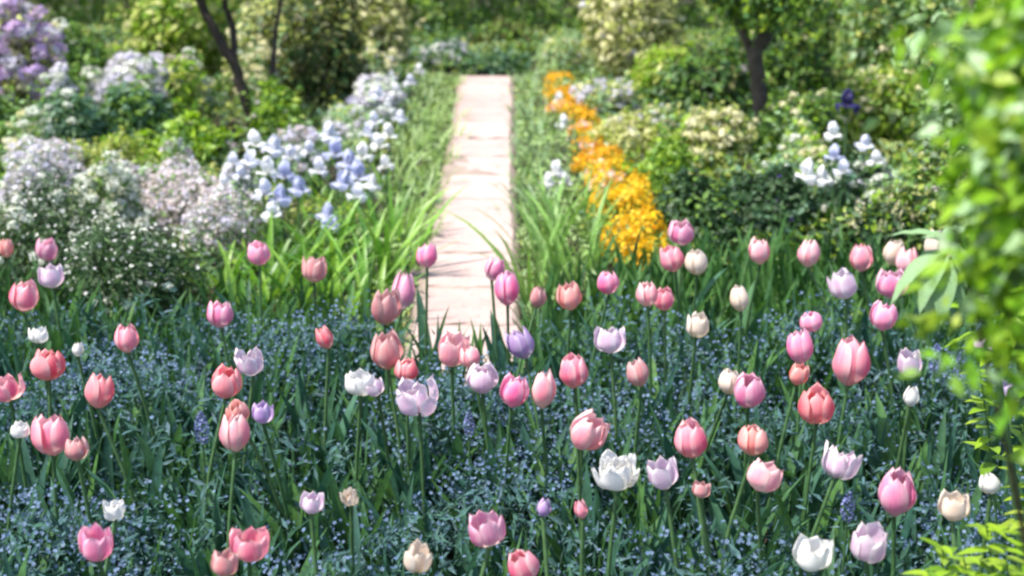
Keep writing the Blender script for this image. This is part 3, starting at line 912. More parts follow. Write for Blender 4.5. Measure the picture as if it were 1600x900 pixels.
day_lilies = [
    (835, 470, 1.0, "arching day lily clump at the near right corner of the path"), (875, 465, 1.05, "tall day lily clump behind the salmon pink tulip"),
    (915, 455, 1.0, "day lily clump behind the magenta lilac tulip"), (850, 415, 1.0, "day lily clump leaning over the right path edge"),
    (892, 405, 1.0, "bright day lily clump beside the near end of the orange flowers"), (862, 372, .95, "day lily clump at the back nearest the white iris"),
    (905, 365, .95, "day lily clump between white iris and orange flowers"),
]
for u, v, s, lab in day_lilies:
    p = on(u, v)
    strap_clump("day_lily", lab, "leaf clump", p, "daylily", leaf_mat("day_lily_leaf", [(.16, .32, .07), (.22, .40, .09), (.12, .26, .06), (.30, .44, .16)], .35, .45), 13, .40, .020, .8, .06, .40, "day lilies right of the path", s)

# ------------------------------------------------------------------ irises in flower
def iris_petal(kind):
    """Standards rise and close over the top; falls arch out and hang."""
    g = Geo()
    rows, cols = 7, 5
    v, t, s, q = [], [], [], []
    for i in range(rows):
        f = i / (rows - 1)
        w = .5 * (.35 + 1.0 * math.sin(math.pi * min(1, f * .9 + .08)) ** .8) * (1 if f < .9 else .7)
        if kind == 'standard':
            y, z = .28 * math.sin(math.pi * f) * 1.0, f * 1.15
        else:
            a = f * 2.3
            y, z = .75 * math.sin(min(a, 1.75)) + .02, .28 * math.sin(a * 1.1) - .62 * max(0, f - .35) ** 1.1
        for j in range(cols):
            e = j / (cols - 1) * 2 - 1
            ruff = .05 * math.sin(9 * f + 3 * e) * abs(e)
            cup = (-.12 if kind == 'standard' else -.10) * e * e
            v.append([e * w * .62, y + (cup if kind == 'standard' else 0) + ruff, z + (0 if kind == 'standard' else cup) + ruff])
            t.append(f); s.append(abs(e)); q.append(e)
    Q = [[i * cols + j, i * cols + j + 1, (i + 1) * cols + j + 1, (i + 1) * cols + j] for i in range(rows - 1) for j in range(cols - 1)]
    g.add(v, None, Q, 0, t, s, q)
    return g

IRIS_M = {
    'pale': petal_mat("pale_blue_iris_petal", (.70, .70, .64), (.64, .66, .80), (.72, .74, .85), (.78, .79, .86)),
    'blue': petal_mat("blue_iris_petal", (.55, .55, .60), (.36, .39, .66), (.50, .54, .76), (.60, .63, .80)),
    'white': petal_mat("white_iris_petal", (.70, .72, .55), (.80, .80, .80), (.82, .82, .84), (.82, .83, .86)),
    'dark': petal_mat("dark_purple_iris_petal", (.05, .03, .10), (.02, .012, .08), (.04, .03, .16), (.05, .04, .2)),
}
IRIS_MESH = {}
def iris_flower(label, u, v, Y, size, col, group=None, rot=None, name="iris_flower"):
    size *= 1.08
    top = at(u, v, Y)
    root = thing(name, label, "iris", (top[0], top[1], 0), RNG.uniform(0, 6.28) if rot is None else rot, group)
    h = max(.08, top[2] - size * .4)
    g = Geo(); tube(g, [[.015, .01, -.04], [.006, 0, h * .5], [0, 0, h], [0, 0, h + size * .25]], [.005, .0045, .004, .003], 6)
    obj("stem", g.mesh("stem", [M_STEM], attrs=True), root)
    for kind in ('standard', 'fall'):
        if (kind, col) not in IRIS_MESH:
            IRIS_MESH[kind, col] = iris_petal(kind).mesh(kind, [IRIS_M[col]], attrs=True)
        for k in range(3):
            a = k * 2.0944 + (0 if kind == 'standard' else 1.047) + RNG.normal() * .1
            s = size * RNG.uniform(.9, 1.12)
            obj(kind, IRIS_MESH[kind, col], root, (0, 0, h), (RNG.normal() * .1, RNG.normal() * .1, a), (s, s, s))
    ms = blade_meshes("iris", M_IRIS_LEAF, .40, .026, .75)
    for k in range(2):
        s = min(1.0, h / .38) * RNG.uniform(.8, 1.1)
        obj("leaf", ms[int(RNG.integers(len(ms)))], root, (RNG.normal() * .02, RNG.normal() * .02, -.03), (0, RNG.uniform(.05, .25), RNG.uniform(0, 6.28)), (s, s, s))

IG = "blue irises above the iris leaves"
for a in [
    (400, 218, 5.9, .052, 'white', "white iris at the top of the left blue group"), (428, 228, 5.8, .055, 'pale', "palest blue iris right of the topmost white one"),
    (392, 248, 5.6, .05, 'pale', "pale blue iris beside the mauve flower mass"), (418, 262, 5.5, .055, 'white', "white iris in the middle of the left blue group"),
    (446, 268, 5.6, .055, 'blue', "blue iris on the right of the left group"), (412, 296, 5.3, .05, 'pale', "pale iris low in the left group"),
    (438, 305, 5.3, .055, 'blue', "deeper blue iris low in the left group"), (466, 292, 5.5, .05, 'blue', "blue iris between the two groups"),
    (425, 328, 5.2, .045, 'white', "lowest white iris of the left group"), (455, 240, 5.9, .045, 'pale', "small pale iris high between trunk and iris leaves"),
    (512, 205, 6.3, .055, 'pale', "pale iris at the top of the right blue group"), (524, 232, 6.1, .062, 'blue', "large blue iris at the top of the right group"),
    (545, 250, 6.0, .06, 'blue', "large deep blue iris in the middle of the right group"), (566, 238, 6.2, .055, 'white', "white iris on the right of the right group"),
    (560, 268, 5.9, .06, 'blue', "blue iris leaning towards the path"), (535, 282, 5.7, .055, 'blue', "dark blue iris under the large one"),
    (592, 222, 6.4, .05, 'white', "white iris nearest to the grass strip"), (512, 332, 5.2, .05, 'blue', "lone blue iris low among the leaves"),
    (518, 348, 5.15, .04, 'blue', "small blue bud iris just under the lone low one"), (558, 300, 5.6, .048, 'pale', "pale iris low in the right group"),
    (580, 285, 5.8, .048, 'white', "low white iris beside the arching green blades"), (602, 255, 6.2, .045, 'white', "small white iris furthest right of the blue group"),
    (498, 260, 6.0, .048, 'pale', "pale iris on the left of the right blue group"), (376, 270, 5.6, .042, 'pale', "small pale iris touching the mauve flower mass")]:
    iris_flower(a[5], a[0], a[1], a[2], a[3], a[4], IG)
for a in [(585, 185, 7.1, .05, 'pale', "pale iris at the right of the sage clump"), (605, 165, 7.5, .052, 'white', "white iris above the sage clump"),
          (590, 145, 7.9, .05, 'pale', "lilac iris left of the pale lilac white clump"), (618, 140, 8.1, .05, 'white', "white iris between the pale clump and the grass strip"),
          (640, 125, 8.6, .048, 'pale', "pale iris near the far end of the grass strip"), (612, 118, 8.7, .045, 'white', "small white iris behind the pale lilac white clump"),
          (608, 205, 6.8, .05, 'white', "white iris leaning over the grass strip halfway up"), (575, 205, 6.7, .05, 'pale', "pale iris just above the right blue group"),
          (625, 182, 7.3, .045, 'pale', "small pale iris inside the grass strip"), (655, 108, 9.2, .045, 'white', "tiny white iris by the far end of the grass strip"),
          (482, 232, 6.2, .046, 'pale', "pale iris in the dark gap between the blue groups"), (350, 285, 5.5, .044, 'white', "white iris in front of the mauve flower mass"),
          (365, 250, 5.8, .044, 'pale', "pale iris behind the mauve flower mass")]:
    iris_flower(a[5], a[0], a[1], a[2], a[3], a[4], "pale irises along the left border")
for a in [
    (868, 282, 6.6, .055, 'white', "white iris in the grass strip right of the path"), (856, 300, 6.4, .042, 'white', "small white iris in front of the grass strip one"),
    (884, 296, 6.4, .042, 'white', "white iris almost touching the orange flowers"), (880, 214, 7.8, .055, 'white', "distant white iris under the pale pink blooms"),
    (874, 175, 8.6, .05, 'white', "farthest white iris at the left of the orange row")]:
    iris_flower(a[5], a[0], a[1], a[2], a[3], a[4], "white irises right of the path")
iris_flower("single dark purple iris against the glowing yellow green shrub", 1325, 155, 6.2, .062, 'dark')
for a in [(1300, 205, 5.9, .046, 'white', "white iris just below the dark purple iris"), (1262, 268, 5.6, .06, 'white', "big white iris left of the violet ones"),
          (1285, 275, 5.6, .05, 'white', "white iris right beside the big white one"), (1305, 240, 5.7, .045, 'blue', "violet blue iris in the right border"),
          (1350, 222, 5.9, .045, 'pale', "pale iris right of the violet one"), (1368, 248, 5.8, .045, 'white', "white iris at the right of the border group"),
          (1318, 262, 5.6, .04, 'pale', "small pale iris at the foot of the border group")]:
    iris_flower(a[5], a[0], a[1], a[2], a[3], a[4], "irises in the right border")

# ------------------------------------------------------------------ orange wallflowers in a row beside the path
def wallflower(label, u, v, Y, w, h, kind=0):
    p = at(u, v, Y)
    w *= np.interp(Y, [5, 7, 10], [1.0, .98, .88]); h *= RNG.uniform(.85, 1.1)
    root = thing("wallflower", label, "flower plant", (p[0], p[1], 0), 0, "orange wallflowers beside the path")
    cr = Crown((0, 0, h * .55), (w, w, h * .5), 7)
    g = Geo()
    q, o = cr.pts(260); leaf_cloud(g, q, o, .032, tmpl=LN, mat=0)
    obj("foliage", g.mesh("foliage", [M_MID if kind == 0 else M_LIME]), root, kind="stuff")
    g = Geo()
    c2 = Crown((0, 0, h * .62), (w * 1.1, w * 1.2, h * .5), 9)
    florets(g, c2, 300, .011, 'dots', 0)
    florets(g, c2, 22, .012, 'spikes', 0)
    if kind == 2:
        florets(g, c2, 160, .014, 'dots', 1)
    obj("blossom", g.mesh("blossom", [M_GOLD if Y < 6.6 else M_ORANGE, M_PINKISH]), root, kind="stuff")
    g = Geo(); twigs(g, cr, 6, .004)
    obj("stems", g.mesh("stems", [M_STEM], attrs=True), root, kind="stuff")

row = [  # base pixel on the ground (u, v), half width, height, kind, label
    (1020, 440, .075, .20, 0, "orange wallflower at the near end beside the dusky pink tulips"),
    (985, 432, .07, .18, 0, "orange wallflower at the near left corner above the paired pink tulips"),
    (1010, 405, .08, .20, 0, "dense orange wallflower just behind the nearest one"),
    (968, 400, .075, .19, 0, "orange wallflower on the day lily side second from the near end"),
    (995, 372, .085, .21, 0, "broad orange wallflower in the thickest part of the row"),
    (955, 365, .08, .20, 0, "golden orange wallflower on the path side of the thickest part"),
    (980, 340, .085, .20, 0, "orange wallflower beside the foot of the lime bush"),
    (945, 335, .08, .19, 2, "orange wallflower mixed with pale pink on the path side"),
    (965, 308, .08, .18, 0, "orange wallflower halfway along the row"),
    (935, 303, .08, .17, 2, "pinkish orange wallflower halfway along on the path side"),
    (950, 280, .08, .15, 0, "orange wallflower by the yellowish clump"),
    (925, 262, .08, .14, 2, "orange wallflower below the magenta pink bloom"),
    (928, 240, .09, .14, 0, "orange wallflower past the middle of the row"),
    (905, 232, .08, .13, 2, "pale mixed wallflower on the path side past the middle"),
    (912, 212, .09, .14, 0, "bright orange wallflower in the upper half of the row"),
    (895, 195, .09, .14, 0, "bright orange wallflower third from the far end"),
    (878, 190, .08, .12, 2, "pale pink wallflower beside the distant white iris"),
    (888, 170, .10, .14, 0, "orange wallflower second from the far end"),
    (868, 158, .09, .12, 0, "orange wallflower at the far end on the path side"),
    (882, 148, .10, .13, 0, "orange wallflower farthest away at the end of the row"),
    (960, 420, .06, .16, 0, "low golden wallflower nearest to the day lilies"), (940, 350, .07, .16, 0, "golden wallflower leaning to the path in front of the thick part"),
    (975, 358, .08, .20, 0, "golden wallflower in the very centre of the thick part"), (940, 320, .07, .16, 0, "golden wallflower just past the thick part on the path side"),
    (918, 285, .07, .13, 0, "orange wallflower next to the small white iris"), (938, 262, .08, .14, 0, "orange wallflower right of the magenta pink bloom"),
    (912, 248, .08, .13, 0, "orange wallflower on the path side opposite the yellowish clump"), (900, 180, .09, .13, 0, "orange wallflower on the outer side near the far end"),
    (872, 170, .08, .12, 0, "orange wallflower on the path side just before the far end"), (866, 142, .08, .12, 0, "orange wallflower in the far left corner of the row"),
]
for u, v, w, h, k, lab in row:
    p = on(u, v)
    wallflower(lab, u, v, p[1], w, h, k)

# mauve edging stones along the left of the path
for u, v, s, lab in [(668, 392, .050, "nearest mauve edging stone behind the magenta tulip"), (676, 368, .034, "small dark edging stone behind the nearest one"),
                     (678, 340, .046, "mauve edging stone third from the tulips"), (690, 318, .030, "little edging stone at the bend of the left path edge"),
                     (690, 292, .042, "edging stone in the shade of the grass tufts"), (705, 258, .034, "edging stone halfway along the left path edge"),
                     (650, 425, .055, "broad mauve edging stone left of the path near the tulips"), (640, 460, .045, "edging stone hidden behind the dusky pink tulips"),
                     (712, 225, .034, "dark edging stone by the upper path")]:
    p = on(u, v)
    g = Geo()
    n1, n2 = 7, 10
    V = []
    for i in range(n1):
        f = math.pi * .5 * (1 - i / (n1 - 1))
        for j in range(n2):
            a = j * 2 * math.pi / n2
            r = 1 + .14 * math.sin(3 * a + s * 90) + RNG.normal() * .05
            V.append([math.cos(a) * math.cos(math.pi / 2 - f) * r if i < n1 - 1 else math.cos(a) * r, 1.3 * (math.sin(a) * math.cos(math.pi / 2 - f) * r if i < n1 - 1 else math.sin(a) * r), .62 * math.cos(math.pi / 2 * i / (n1 - 1))])
    V = np.array(V); ii = np.repeat(np.arange(n1), n2) / (n1 - 1)
    ang = np.tile(np.arange(n2) * 2 * math.pi / n2, n1)
    rr = np.sin(ii * math.pi / 2) * (1 + .13 * np.sin(3 * ang + s * 90)) + RNG.normal(size=len(ii)) * .03
    V = np.stack([rr * np.cos(ang), 1.3 * rr * np.sin(ang), .62 * np.cos(ii * math.pi / 2)], 1)
    Q = [[i * n2 + j, i * n2 + (j + 1) % n2, (i + 1) * n2 + (j + 1) % n2, (i + 1) * n2 + j] for i in range(n1 - 1) for j in range(n2)]
    g.add(V * s, None, Q)
    o = obj("edging_stone", g.mesh("edging_stone", [M_STONE]), None, (p[0], p[1], -.03), (0, 0, RNG.normal() * .3))
    o["label"], o["category"], o["group"] = lab, "stone", "edging stones left of the path"

# ------------------------------------------------------------------ tulips
def petal_geo(form, inner):
    """One petal of a flower of unit height: egg (closed), cup (opening), double (ruffled, wide), bud (narrow)."""
    P = {'egg': (.365, .21, .48, 1.32, .42), 'cup': (.40, .34, .42, 1.18, .40), 'bud': (.25, .10, .45, 1.35, .40), 'double': (.46, .44, .38, .80, .36)}[form]
    rmax, rtip, peak, span, k = P
    if inner:
        rmax, rtip = rmax * .9, rtip * .85
    rows, cols = 9, 7
    g = Geo(); v, t, s, q = [], [], [], []
    ph = RNG.uniform(0, 6)
    for i in range(rows):
        f = i / (rows - 1)
        r = rmax * math.sin(min(1, f / peak) * math.pi / 2) ** .62 if f < peak else rmax + (rtip - rmax) * ((f - peak) / (1 - peak)) ** 1.7
        r = max(r, .04)
        half = span * .62 * (.55 + .45 * min(1, f / .3)) * (1 - max(0, (f - .62) / .38) ** 3.2) ** .5 if f < 1 else .05
        for j in range(cols):
            e = j / (cols - 1) * 2 - 1
            a = half * e
            ruf = (.04 if form == 'double' else .02) * math.sin(7 * f + 4 * e + ph) * f
            rr = r * (1 - .05 * (1 - abs(e)) * 0 + .045 * (1 - e * e) ) + ruf - (.02 if inner else 0)
            z = f * (1 - .07 * e * e * f) + ruf * .5
            v.append([math.sin(a) * rr, -math.cos(a) * rr, z])
            t.append(f); s.append(abs(e)); q.append(e)
    Q = [[i * cols + j, i * cols + j + 1, (i + 1) * cols + j + 1, (i + 1) * cols + j] for i in range(rows - 1) for j in range(cols - 1)]
    g.add(v, None, Q, 0, t, s, q)
    return g

TC = {  # low, mid, tip, edge
    'pink': ((.78, .46, .44), (.80, .13, .27), (.85, .36, .43), (.88, .56, .56)),
    'coral': ((.80, .44, .38), (.82, .12, .19), (.86, .30, .32), (.88, .50, .48)),
    'salmon': ((.75, .48, .34), (.82, .22, .22), (.86, .40, .36), (.85, .55, .48)),
    'mauve': ((.66, .48, .50), (.70, .16, .36), (.78, .38, .52), (.82, .56, .62)),
    'magenta': ((.80, .40, .50), (.86, .15, .36), (.88, .42, .58), (.88, .58, .68)),
    'dusky': ((.56, .40, .28), (.62, .22, .25), (.70, .38, .38), (.72, .50, .46)),
    'palepink': ((.78, .62, .50), (.82, .26, .36), (.86, .54, .55), (.88, .68, .64)),
    'cream': ((.66, .58, .36), (.78, .60, .48), (.82, .70, .60), (.84, .76, .66)),
    'lilac': ((.66, .56, .60), (.68, .42, .60), (.80, .66, .72), (.84, .78, .80)),
    'violet': ((.50, .40, .52), (.40, .20, .52), (.58, .42, .66), (.66, .54, .72)),
    'white': ((.70, .70, .56), (.80, .78, .76), (.84, .82, .80), (.86, .84, .80)),
}
PETALS = {}
def petal(form, inner, col):
    key = (form, inner, col)
    if key not in PETALS:
        PETALS[key] = petal_geo(form, inner).mesh("petal", [petal_mat("tulip_petal_" + col, *TC[col])], attrs=True)
    return PETALS[key]

def tulip(u, v, w, h, col, form, label, z=None):
    zc = .475 if z is None else z
    zc += RNG.normal() * .008
    c = on(u, v, zc)
    d = depth(c)
    size = h * .90 * d / FPX * 1.06
    wid = w * d / FPX
    lean = RNG.normal(size=2) * .06
    top = np.array([0, 0, zc - size * .5])
    base = np.array([c[0] + lean[0], c[1] + lean[1], -.02])
    root = thing("tulip", label, "tulip", base, 0, "tulips in the bed")
    off = np.array([c[0] - base[0], c[1] - base[1], 0])
    top = off + np.array([0, 0, zc - size * .5 + .02])
    g = Geo()
    tube(g, [[0, 0, -.02], off * .25 + [0, 0, top[2] * .35], off * .6 + [0, 0, top[2] * .7], off * .9 + [0, 0, top[2] * .93], top + [0, 0, size * .05]], [.0048, .0045, .0042, .004, .0042], 7)
    obj("stem", g.mesh("stem", [M_STEM], attrs=True), root)
    tilt = (RNG.normal() * .15, RNG.normal() * .16)
    natw = {'egg': .72, 'cup': .84, 'bud': .5, 'double': 1.1}[form]
    sx = np.clip(wid / (size * natw), .75, 1.35) * size
    spin = RNG.uniform(0, 2.09)
    rings = [(False, 3, 0, 1), (True, 3, 1.047, .985)]
    if form == 'double':
        rings = [(False, 8, 0, 1), (True, 8, .4, .97), (True, 7, .3, .92)]
    M0 = Matrix.Rotation(tilt[0], 4, 'X') @ Matrix.Rotation(tilt[1], 4, 'Y')
    for ri, (inner, n, ph, sc) in enumerate(rings):
        for k in range(n):
            o = obj("petal", petal(form, inner, col), root)
            flare = RNG.normal() * (.13 if form == 'double' else .06) + (.07 - .12 * ri if form == 'double' else 0) + (.05 if form == 'cup' and not inner else 0)
            R = Matrix.Rotation(spin + ph + k * 2 * math.pi / n + RNG.normal() * .08, 4, 'Z') @ Matrix.Rotation(flare, 4, 'X')
            s2 = sc * (RNG.uniform(.78, 1.15) if form == 'double' else RNG.uniform(.93, 1.06)) * (1 - .22 * ri if form == 'double' else 1)
            o.matrix_local = Matrix.Translation(Vector(top)) @ M0 @ R @ Matrix.Diagonal((sx * s2, sx * s2, size * s2, 1))
    for k in range(3):
        L = RNG.uniform(.27, .40)
        ms = TLEAF[int(RNG.integers(len(TLEAF)))]
        o = obj("leaf", ms, root, (RNG.normal() * .006, RNG.normal() * .006, RNG.uniform(-.02, .05)), (0, RNG.uniform(.0, .18), RNG.uniform(0, 6.28)), (1, 1, L / .3))
    return root

TLEAF = []
for k in range(14):
    TLEAF.append(one_blade(0, .30, RNG.uniform(.036, .058), RNG.uniform(.05, .2), RNG.uniform(.15, .9), 9, .45, .38, RNG.normal() * .6).mesh("leaf", [M_TULIP_LEAF], attrs=True))

TULIPS = [
    (72, 388, 32, 42, 'mauve', 'egg', "mauve pink tulip with pale tip against the white flecked mound at far left"),
    (82, 432, 40, 40, 'lilac', 'cup', "pale half open tulip just under the mauve one at far left"),
    (33, 463, 42, 52, 'pink', 'egg', "pink tulip standing in front of the candytuft mound at the left edge"),
    (10, 388, 22, 32, 'salmon', 'egg', "small salmon tulip cut by the left edge of the picture"),
    (405, 396, 34, 40, 'magenta', 'egg', "bright magenta tulip alone among the upright iris leaves"),
    (490, 421, 40, 46, 'dusky', 'cup', "dusky beige tulip among the iris leaves"),
    (344, 492, 38, 46, 'mauve', 'egg', "mauve pink tulip at the right foot of the white flecked shrub"),
    (198, 530, 36, 48, 'pink', 'egg', "pink tulip with whitish tip below the white flecked shrubs"),
    (513, 527, 26, 40, 'coral', 'egg', "small coral tulip at the foot of the iris leaves"),
    (75, 570, 54, 54, 'coral', 'egg', "plump coral pink tulip near the left edge below the salmon stems"),
    (14, 606, 54, 44, 'pink', 'cup', "open pink tulip touching the left edge beside the plump coral one"),
    (150, 613, 42, 58, 'coral', 'egg', "pale coral tulip with square top between the plump coral one and the lilac haze"),
    (352, 597, 46, 54, 'coral', 'egg', "coral tulip directly above the orange tinted one"),
    (395, 566, 50, 42, 'lilac', 'double', "pale lilac white double tulip right of the coral pair"),
    (376, 640, 36, 44, 'salmon', 'egg', "orange tinted tulip half hidden behind a long pale pink one"),
    (366, 678, 46, 66, 'palepink', 'egg', "long pale pink tulip in front of the orange tinted one"),
    (80, 682, 54, 70, 'pink', 'egg', "large pink tulip with a dusky small one at its right side"),
    (120, 703, 36, 40, 'dusky', 'egg', "small dusky pink tulip beside the large pink one at left"),
    (410, 646, 34, 36, 'violet', 'cup', "dull violet bloom right of the orange tinted tulip"),
    (150, 850, 54, 60, 'magenta', 'cup', "magenta and white tulip near the bottom left corner"),
    (180, 795, 40, 30, 'white', 'double', "ragged white bloom just above the magenta and white tulip"),
    (388, 853, 62, 54, 'pink', 'cup', "open pink tulip at the bottom with a dusky one at its left"),
    (348, 882, 44, 46, 'dusky', 'cup', "dusky pink tulip cut by the bottom edge under the open pink one"),
    (485, 786, 38, 36, 'lilac', 'cup', "small lilac tulip alone in the left half of the bed"),
    (548, 775, 28, 26, 'cream', 'double', "tiny cream bloom right of the small lilac tulip"),
    (600, 478, 42, 64, 'dusky', 'egg', "tall dusky pink tulip left of the path with a mauve one behind"),
    (627, 455, 36, 66, 'mauve', 'bud', "long mauve tulip right behind the tall dusky pink one"),
    (667, 401, 30, 40, 'magenta', 'egg', "magenta mauve tulip against the left edge of the path"),
    (605, 549, 48, 64, 'dusky', 'egg', "dusky cream tulip above the coral one left of the path foot"),
    (634, 578, 42, 40, 'coral', 'egg', "coral pink tulip tucked beside the dusky cream one"),
    (705, 545, 52, 60, 'palepink', 'cup', "soft pink tulip standing in front of the foot of the path"),
    (655, 622, 72, 52, 'lilac', 'double', "wide white and lilac double tulip below the path foot"),
    (563, 598, 46, 44, 'white', 'cup', "pale whitish tulip left of the wide double one"),
    (590, 604, 30, 30, 'lilac', 'cup', "small pale bloom between the whitish tulip and the wide double one"),
    (768, 420, 30, 42, 'mauve', 'egg', "dark mauve tulip standing against the pale slabs"),
    (793, 452, 38, 58, 'magenta', 'egg', "pink magenta tulip on the right side of the pale slabs"),
    (753, 590, 50, 52, 'lilac', 'egg', "dusty lilac tulip right of the wide double one"),
    (738, 560, 32, 36, 'palepink', 'egg', "small dusty pink tulip behind the dusty lilac one"),
    (822, 536, 38, 56, 'violet', 'egg', "violet tulip at the right corner of the path foot"),
    (799, 612, 44, 56, 'magenta', 'egg', "hot pink tulip left of the pale pink twin below the path"),
    (846, 611, 42, 64, 'palepink', 'egg', "pale pink tulip beside the hot pink one below the path"),
    (898, 582, 46, 56, 'pink', 'egg', "rose pink tulip above the tall cream edged one"),
    (893, 464, 36, 46, 'salmon', 'egg', "salmon pink tulip in front of the tall day lilies"),
    (952, 441, 36, 42, 'magenta', 'egg', "magenta lilac tulip left of the orange row's near end"),
    (838, 463, 26, 40, 'dusky', 'bud', "brownish pink narrow tulip at the right path corner"),
    (1013, 461, 32, 42, 'palepink', 'egg', "white tipped pink tulip, left one of the close pair below the orange row"),
    (1039, 468, 30, 38, 'pink', 'egg', "clear pink tulip, right one of the close pair below the orange row"),
    (955, 532, 48, 46, 'lilac', 'cup', "lilac white tulip in the gap below the magenta lilac one"),
    (1003, 583, 36, 48, 'dusky', 'egg', "dusky brown pink tulip between the rose pink and the cream pink pair"),
    (903, 666, 52, 72, 'palepink', 'egg', "tall pink tulip with cream edges in the middle of the bed"),
    (965, 733, 82, 54, 'white', 'double', "wide open white double tulip, the whitest in the bed"),
    (1041, 738, 48, 56, 'lilac', 'cup', "pale mauve tulip touching the right of the white double one"),
    (1083, 687, 54, 66, 'pink', 'egg', "large pink tulip above the pale mauve one"),
    (1066, 363, 38, 42, 'mauve', 'egg', "dusky mauve tulip topmost of the three beside the orange row"),
    (1056, 403, 38, 46, 'pink', 'egg', "pink tulip lower left of the three beside the orange row"),
    (1090, 409, 36, 46, 'cream', 'egg', "cream beige tulip lower right of the three beside the orange row"),
    (1189, 393, 33, 44, 'palepink', 'egg', "pale pink tulip alone in front of the blackish green hollow"),
    (1263, 397, 37, 46, 'palepink', 'egg', "whitish pink tulip right of the blackish green hollow"),
    (1159, 468, 31, 44, 'cream', 'egg', "cream yellow tulip alone before the deep green shrub"),
    (1088, 509, 34, 42, 'cream', 'cup', "lower cream yellow tulip with greenish base left of the first"),
    (1347, 403, 36, 48, 'pink', 'egg', "pink tulip with red right side left of the mixed trio at right"),
    (1393, 393, 33, 46, 'cream', 'egg', "cream pink tulip at the top of the mixed trio at right"),
    (1418, 409, 36, 46, 'palepink', 'egg', "pale pink tulip on the right of the mixed trio"),
    (1398, 444, 44, 50, 'mauve', 'egg', "mauve pink tulip at the bottom of the mixed trio"),
    (1325, 444, 46, 50, 'lilac', 'cup', "pale lilac tulip below the red sided pink one"),
    (1380, 495, 42, 48, 'magenta', 'egg', "magenta pink tulip below the mixed trio at right"),
    (1463, 383, 46, 52, 'cream', 'cup', "big cream and mauve tulip beside the felted pale leaves"),
    (1272, 503, 36, 36, 'magenta', 'egg', "small magenta tulip behind the hot pink upright one"),
    (1255, 543, 40, 58, 'magenta', 'egg', "hot pink upright tulip left of the biggest pink one"),
    (1245, 584, 30, 38, 'salmon', 'egg', "small salmon tulip right under the hot pink upright one"),
    (1327, 567, 60, 82, 'pink', 'egg', "biggest pink tulip with pale pointed tip in the right half"),
    (1170, 609, 52, 60, 'mauve', 'egg', "mauve pink tulip with a cream one at its left shoulder"),
    (1138, 597, 36, 42, 'cream', 'egg', "dusky cream tulip at the left shoulder of the mauve pink one"),
    (1278, 632, 52, 68, 'coral', 'egg', "glowing coral tulip with whitish rim below the small salmon one"),
    (1424, 568, 40, 48, 'lilac', 'cup', "round lilac white tulip right of the biggest pink one"),
    (1423, 619, 30, 36, 'white', 'bud', "small white bud under the round lilac white tulip"),
    (1177, 690, 46, 52, 'salmon', 'egg', "coral salmon tulip directly above a pale pink and white one"),
    (1184, 744, 56, 52, 'palepink', 'cup', "pale pink and white open tulip under the coral salmon one"),
    (1306, 723, 56, 56, 'lilac', 'double', "ruffled pale mauve tulip in the lower right of the bed"),
    (1400, 772, 60, 80, 'mauve', 'egg', "large pink violet tulip near the lime spurge at lower right"),
    (1355, 848, 58, 64, 'lilac', 'cup', "pale pink mauve open tulip below the large pink violet one"),
    (1265, 866, 72, 54, 'white', 'cup', "creamy white cupped tulip at the bottom edge"),
    (766, 826, 58, 60, 'mauve', 'cup', "mauve pink tulip at the bottom beside the low pink one"),
    (827, 880, 50, 62, 'pink', 'egg', "pink tulip with cream shoulder cut by the bottom edge in the middle"),
    (848, 793, 28, 34, 'violet', 'bud', "small lilac bud right above the two bottom middle tulips"),
    (911, 797, 18, 32, 'pink', 'bud', "very narrow pink bud left below the white double tulip"),
    (1550, 756, 33, 38, 'white', 'egg', "pale greenish white bud near the right edge above the lime spurge"),
    (1490, 793, 48, 46, 'cream', 'cup', "cream and pink tulip behind the tip of the lime spurge"),
    (1545, 541, 36, 40, 'lilac', 'cup', "lilac white tulip under the bright leaves at the right edge"),
    (650, 872, 42, 50, 'cream', 'cup', "dusky cream tulip cut by the bottom edge left of the middle"),
    (1095, 766, 42, 28, 'dusky', 'cup', "low dusky pink tulip under the large pink one right of the middle"),
    (60, 524, 30, 28, 'white', 'cup', "small bluish white bloom above the plump coral tulip"),
    (30, 672, 30, 28, 'white', 'cup', "small white bloom left of the large pink tulip at the left edge"),
    (120, 545, 24, 26, 'white', 'bud', "tiny white bud right of the plump coral tulip"),
    (1582, 612, 34, 40, 'violet', 'cup', "violet bloom half out of the picture at the right edge"),
]
for a in TULIPS:
    tulip(*a)

# blue grape hyacinths standing between the tulips
def muscari(u, v, s, label):
    c = on(u, v, .36)
    root = thing("grape_hyacinth", label, "flower", (c[0], c[1], 0), 0, "blue grape hyacinths between the tulips")
    g = Geo(); tube(g, [[.01, 0, -.02], [0, 0, .2], [0, 0, .36 + s]], [.003, .003, .002], 5)
    obj("stem", g.mesh("stem", [M_STEM], attrs=True), root)
    g = Geo()
    n = 54
    t = np.linspace(0, 1, n); a = np.arange(n) * 2.4
    r = s * .34 * np.sin(np.pi * (t * .8 + .18))
    p = np.stack([r * np.cos(a), r * np.sin(a), .36 + (t - .5) * s * 1.9], 1)
    o = np.stack([np.cos(a), np.sin(a), t - .6], 1)
    inst(g, FLORET5[0] * [1, 1, 3.0], FLORET5[1], None, p, rand_dirs(n), norm(o), np.full(n, s * .16))
    obj("bells", g.mesh("bells", [leaf_mat("muscari_blue", [(.12, .14, .36), (.18, .22, .46), (.26, .28, .54)], .2, .6)]), root, kind="stuff")
for u, v, s, lab in [(315, 668, .036, "blue grape hyacinth left of the long pale pink tulip"), (1462, 560, .036, "blue grape hyacinth right of the round lilac white tulip"),
                     (1502, 572, .040, "violet blue grape hyacinth under the felted pale leaves"), (733, 662, .028, "blue grape hyacinth under the dusty lilac tulip"),
                     (1325, 792, .030, "blue grape hyacinth left of the large pink violet tulip")]:
    muscari(u, v, s, lab)

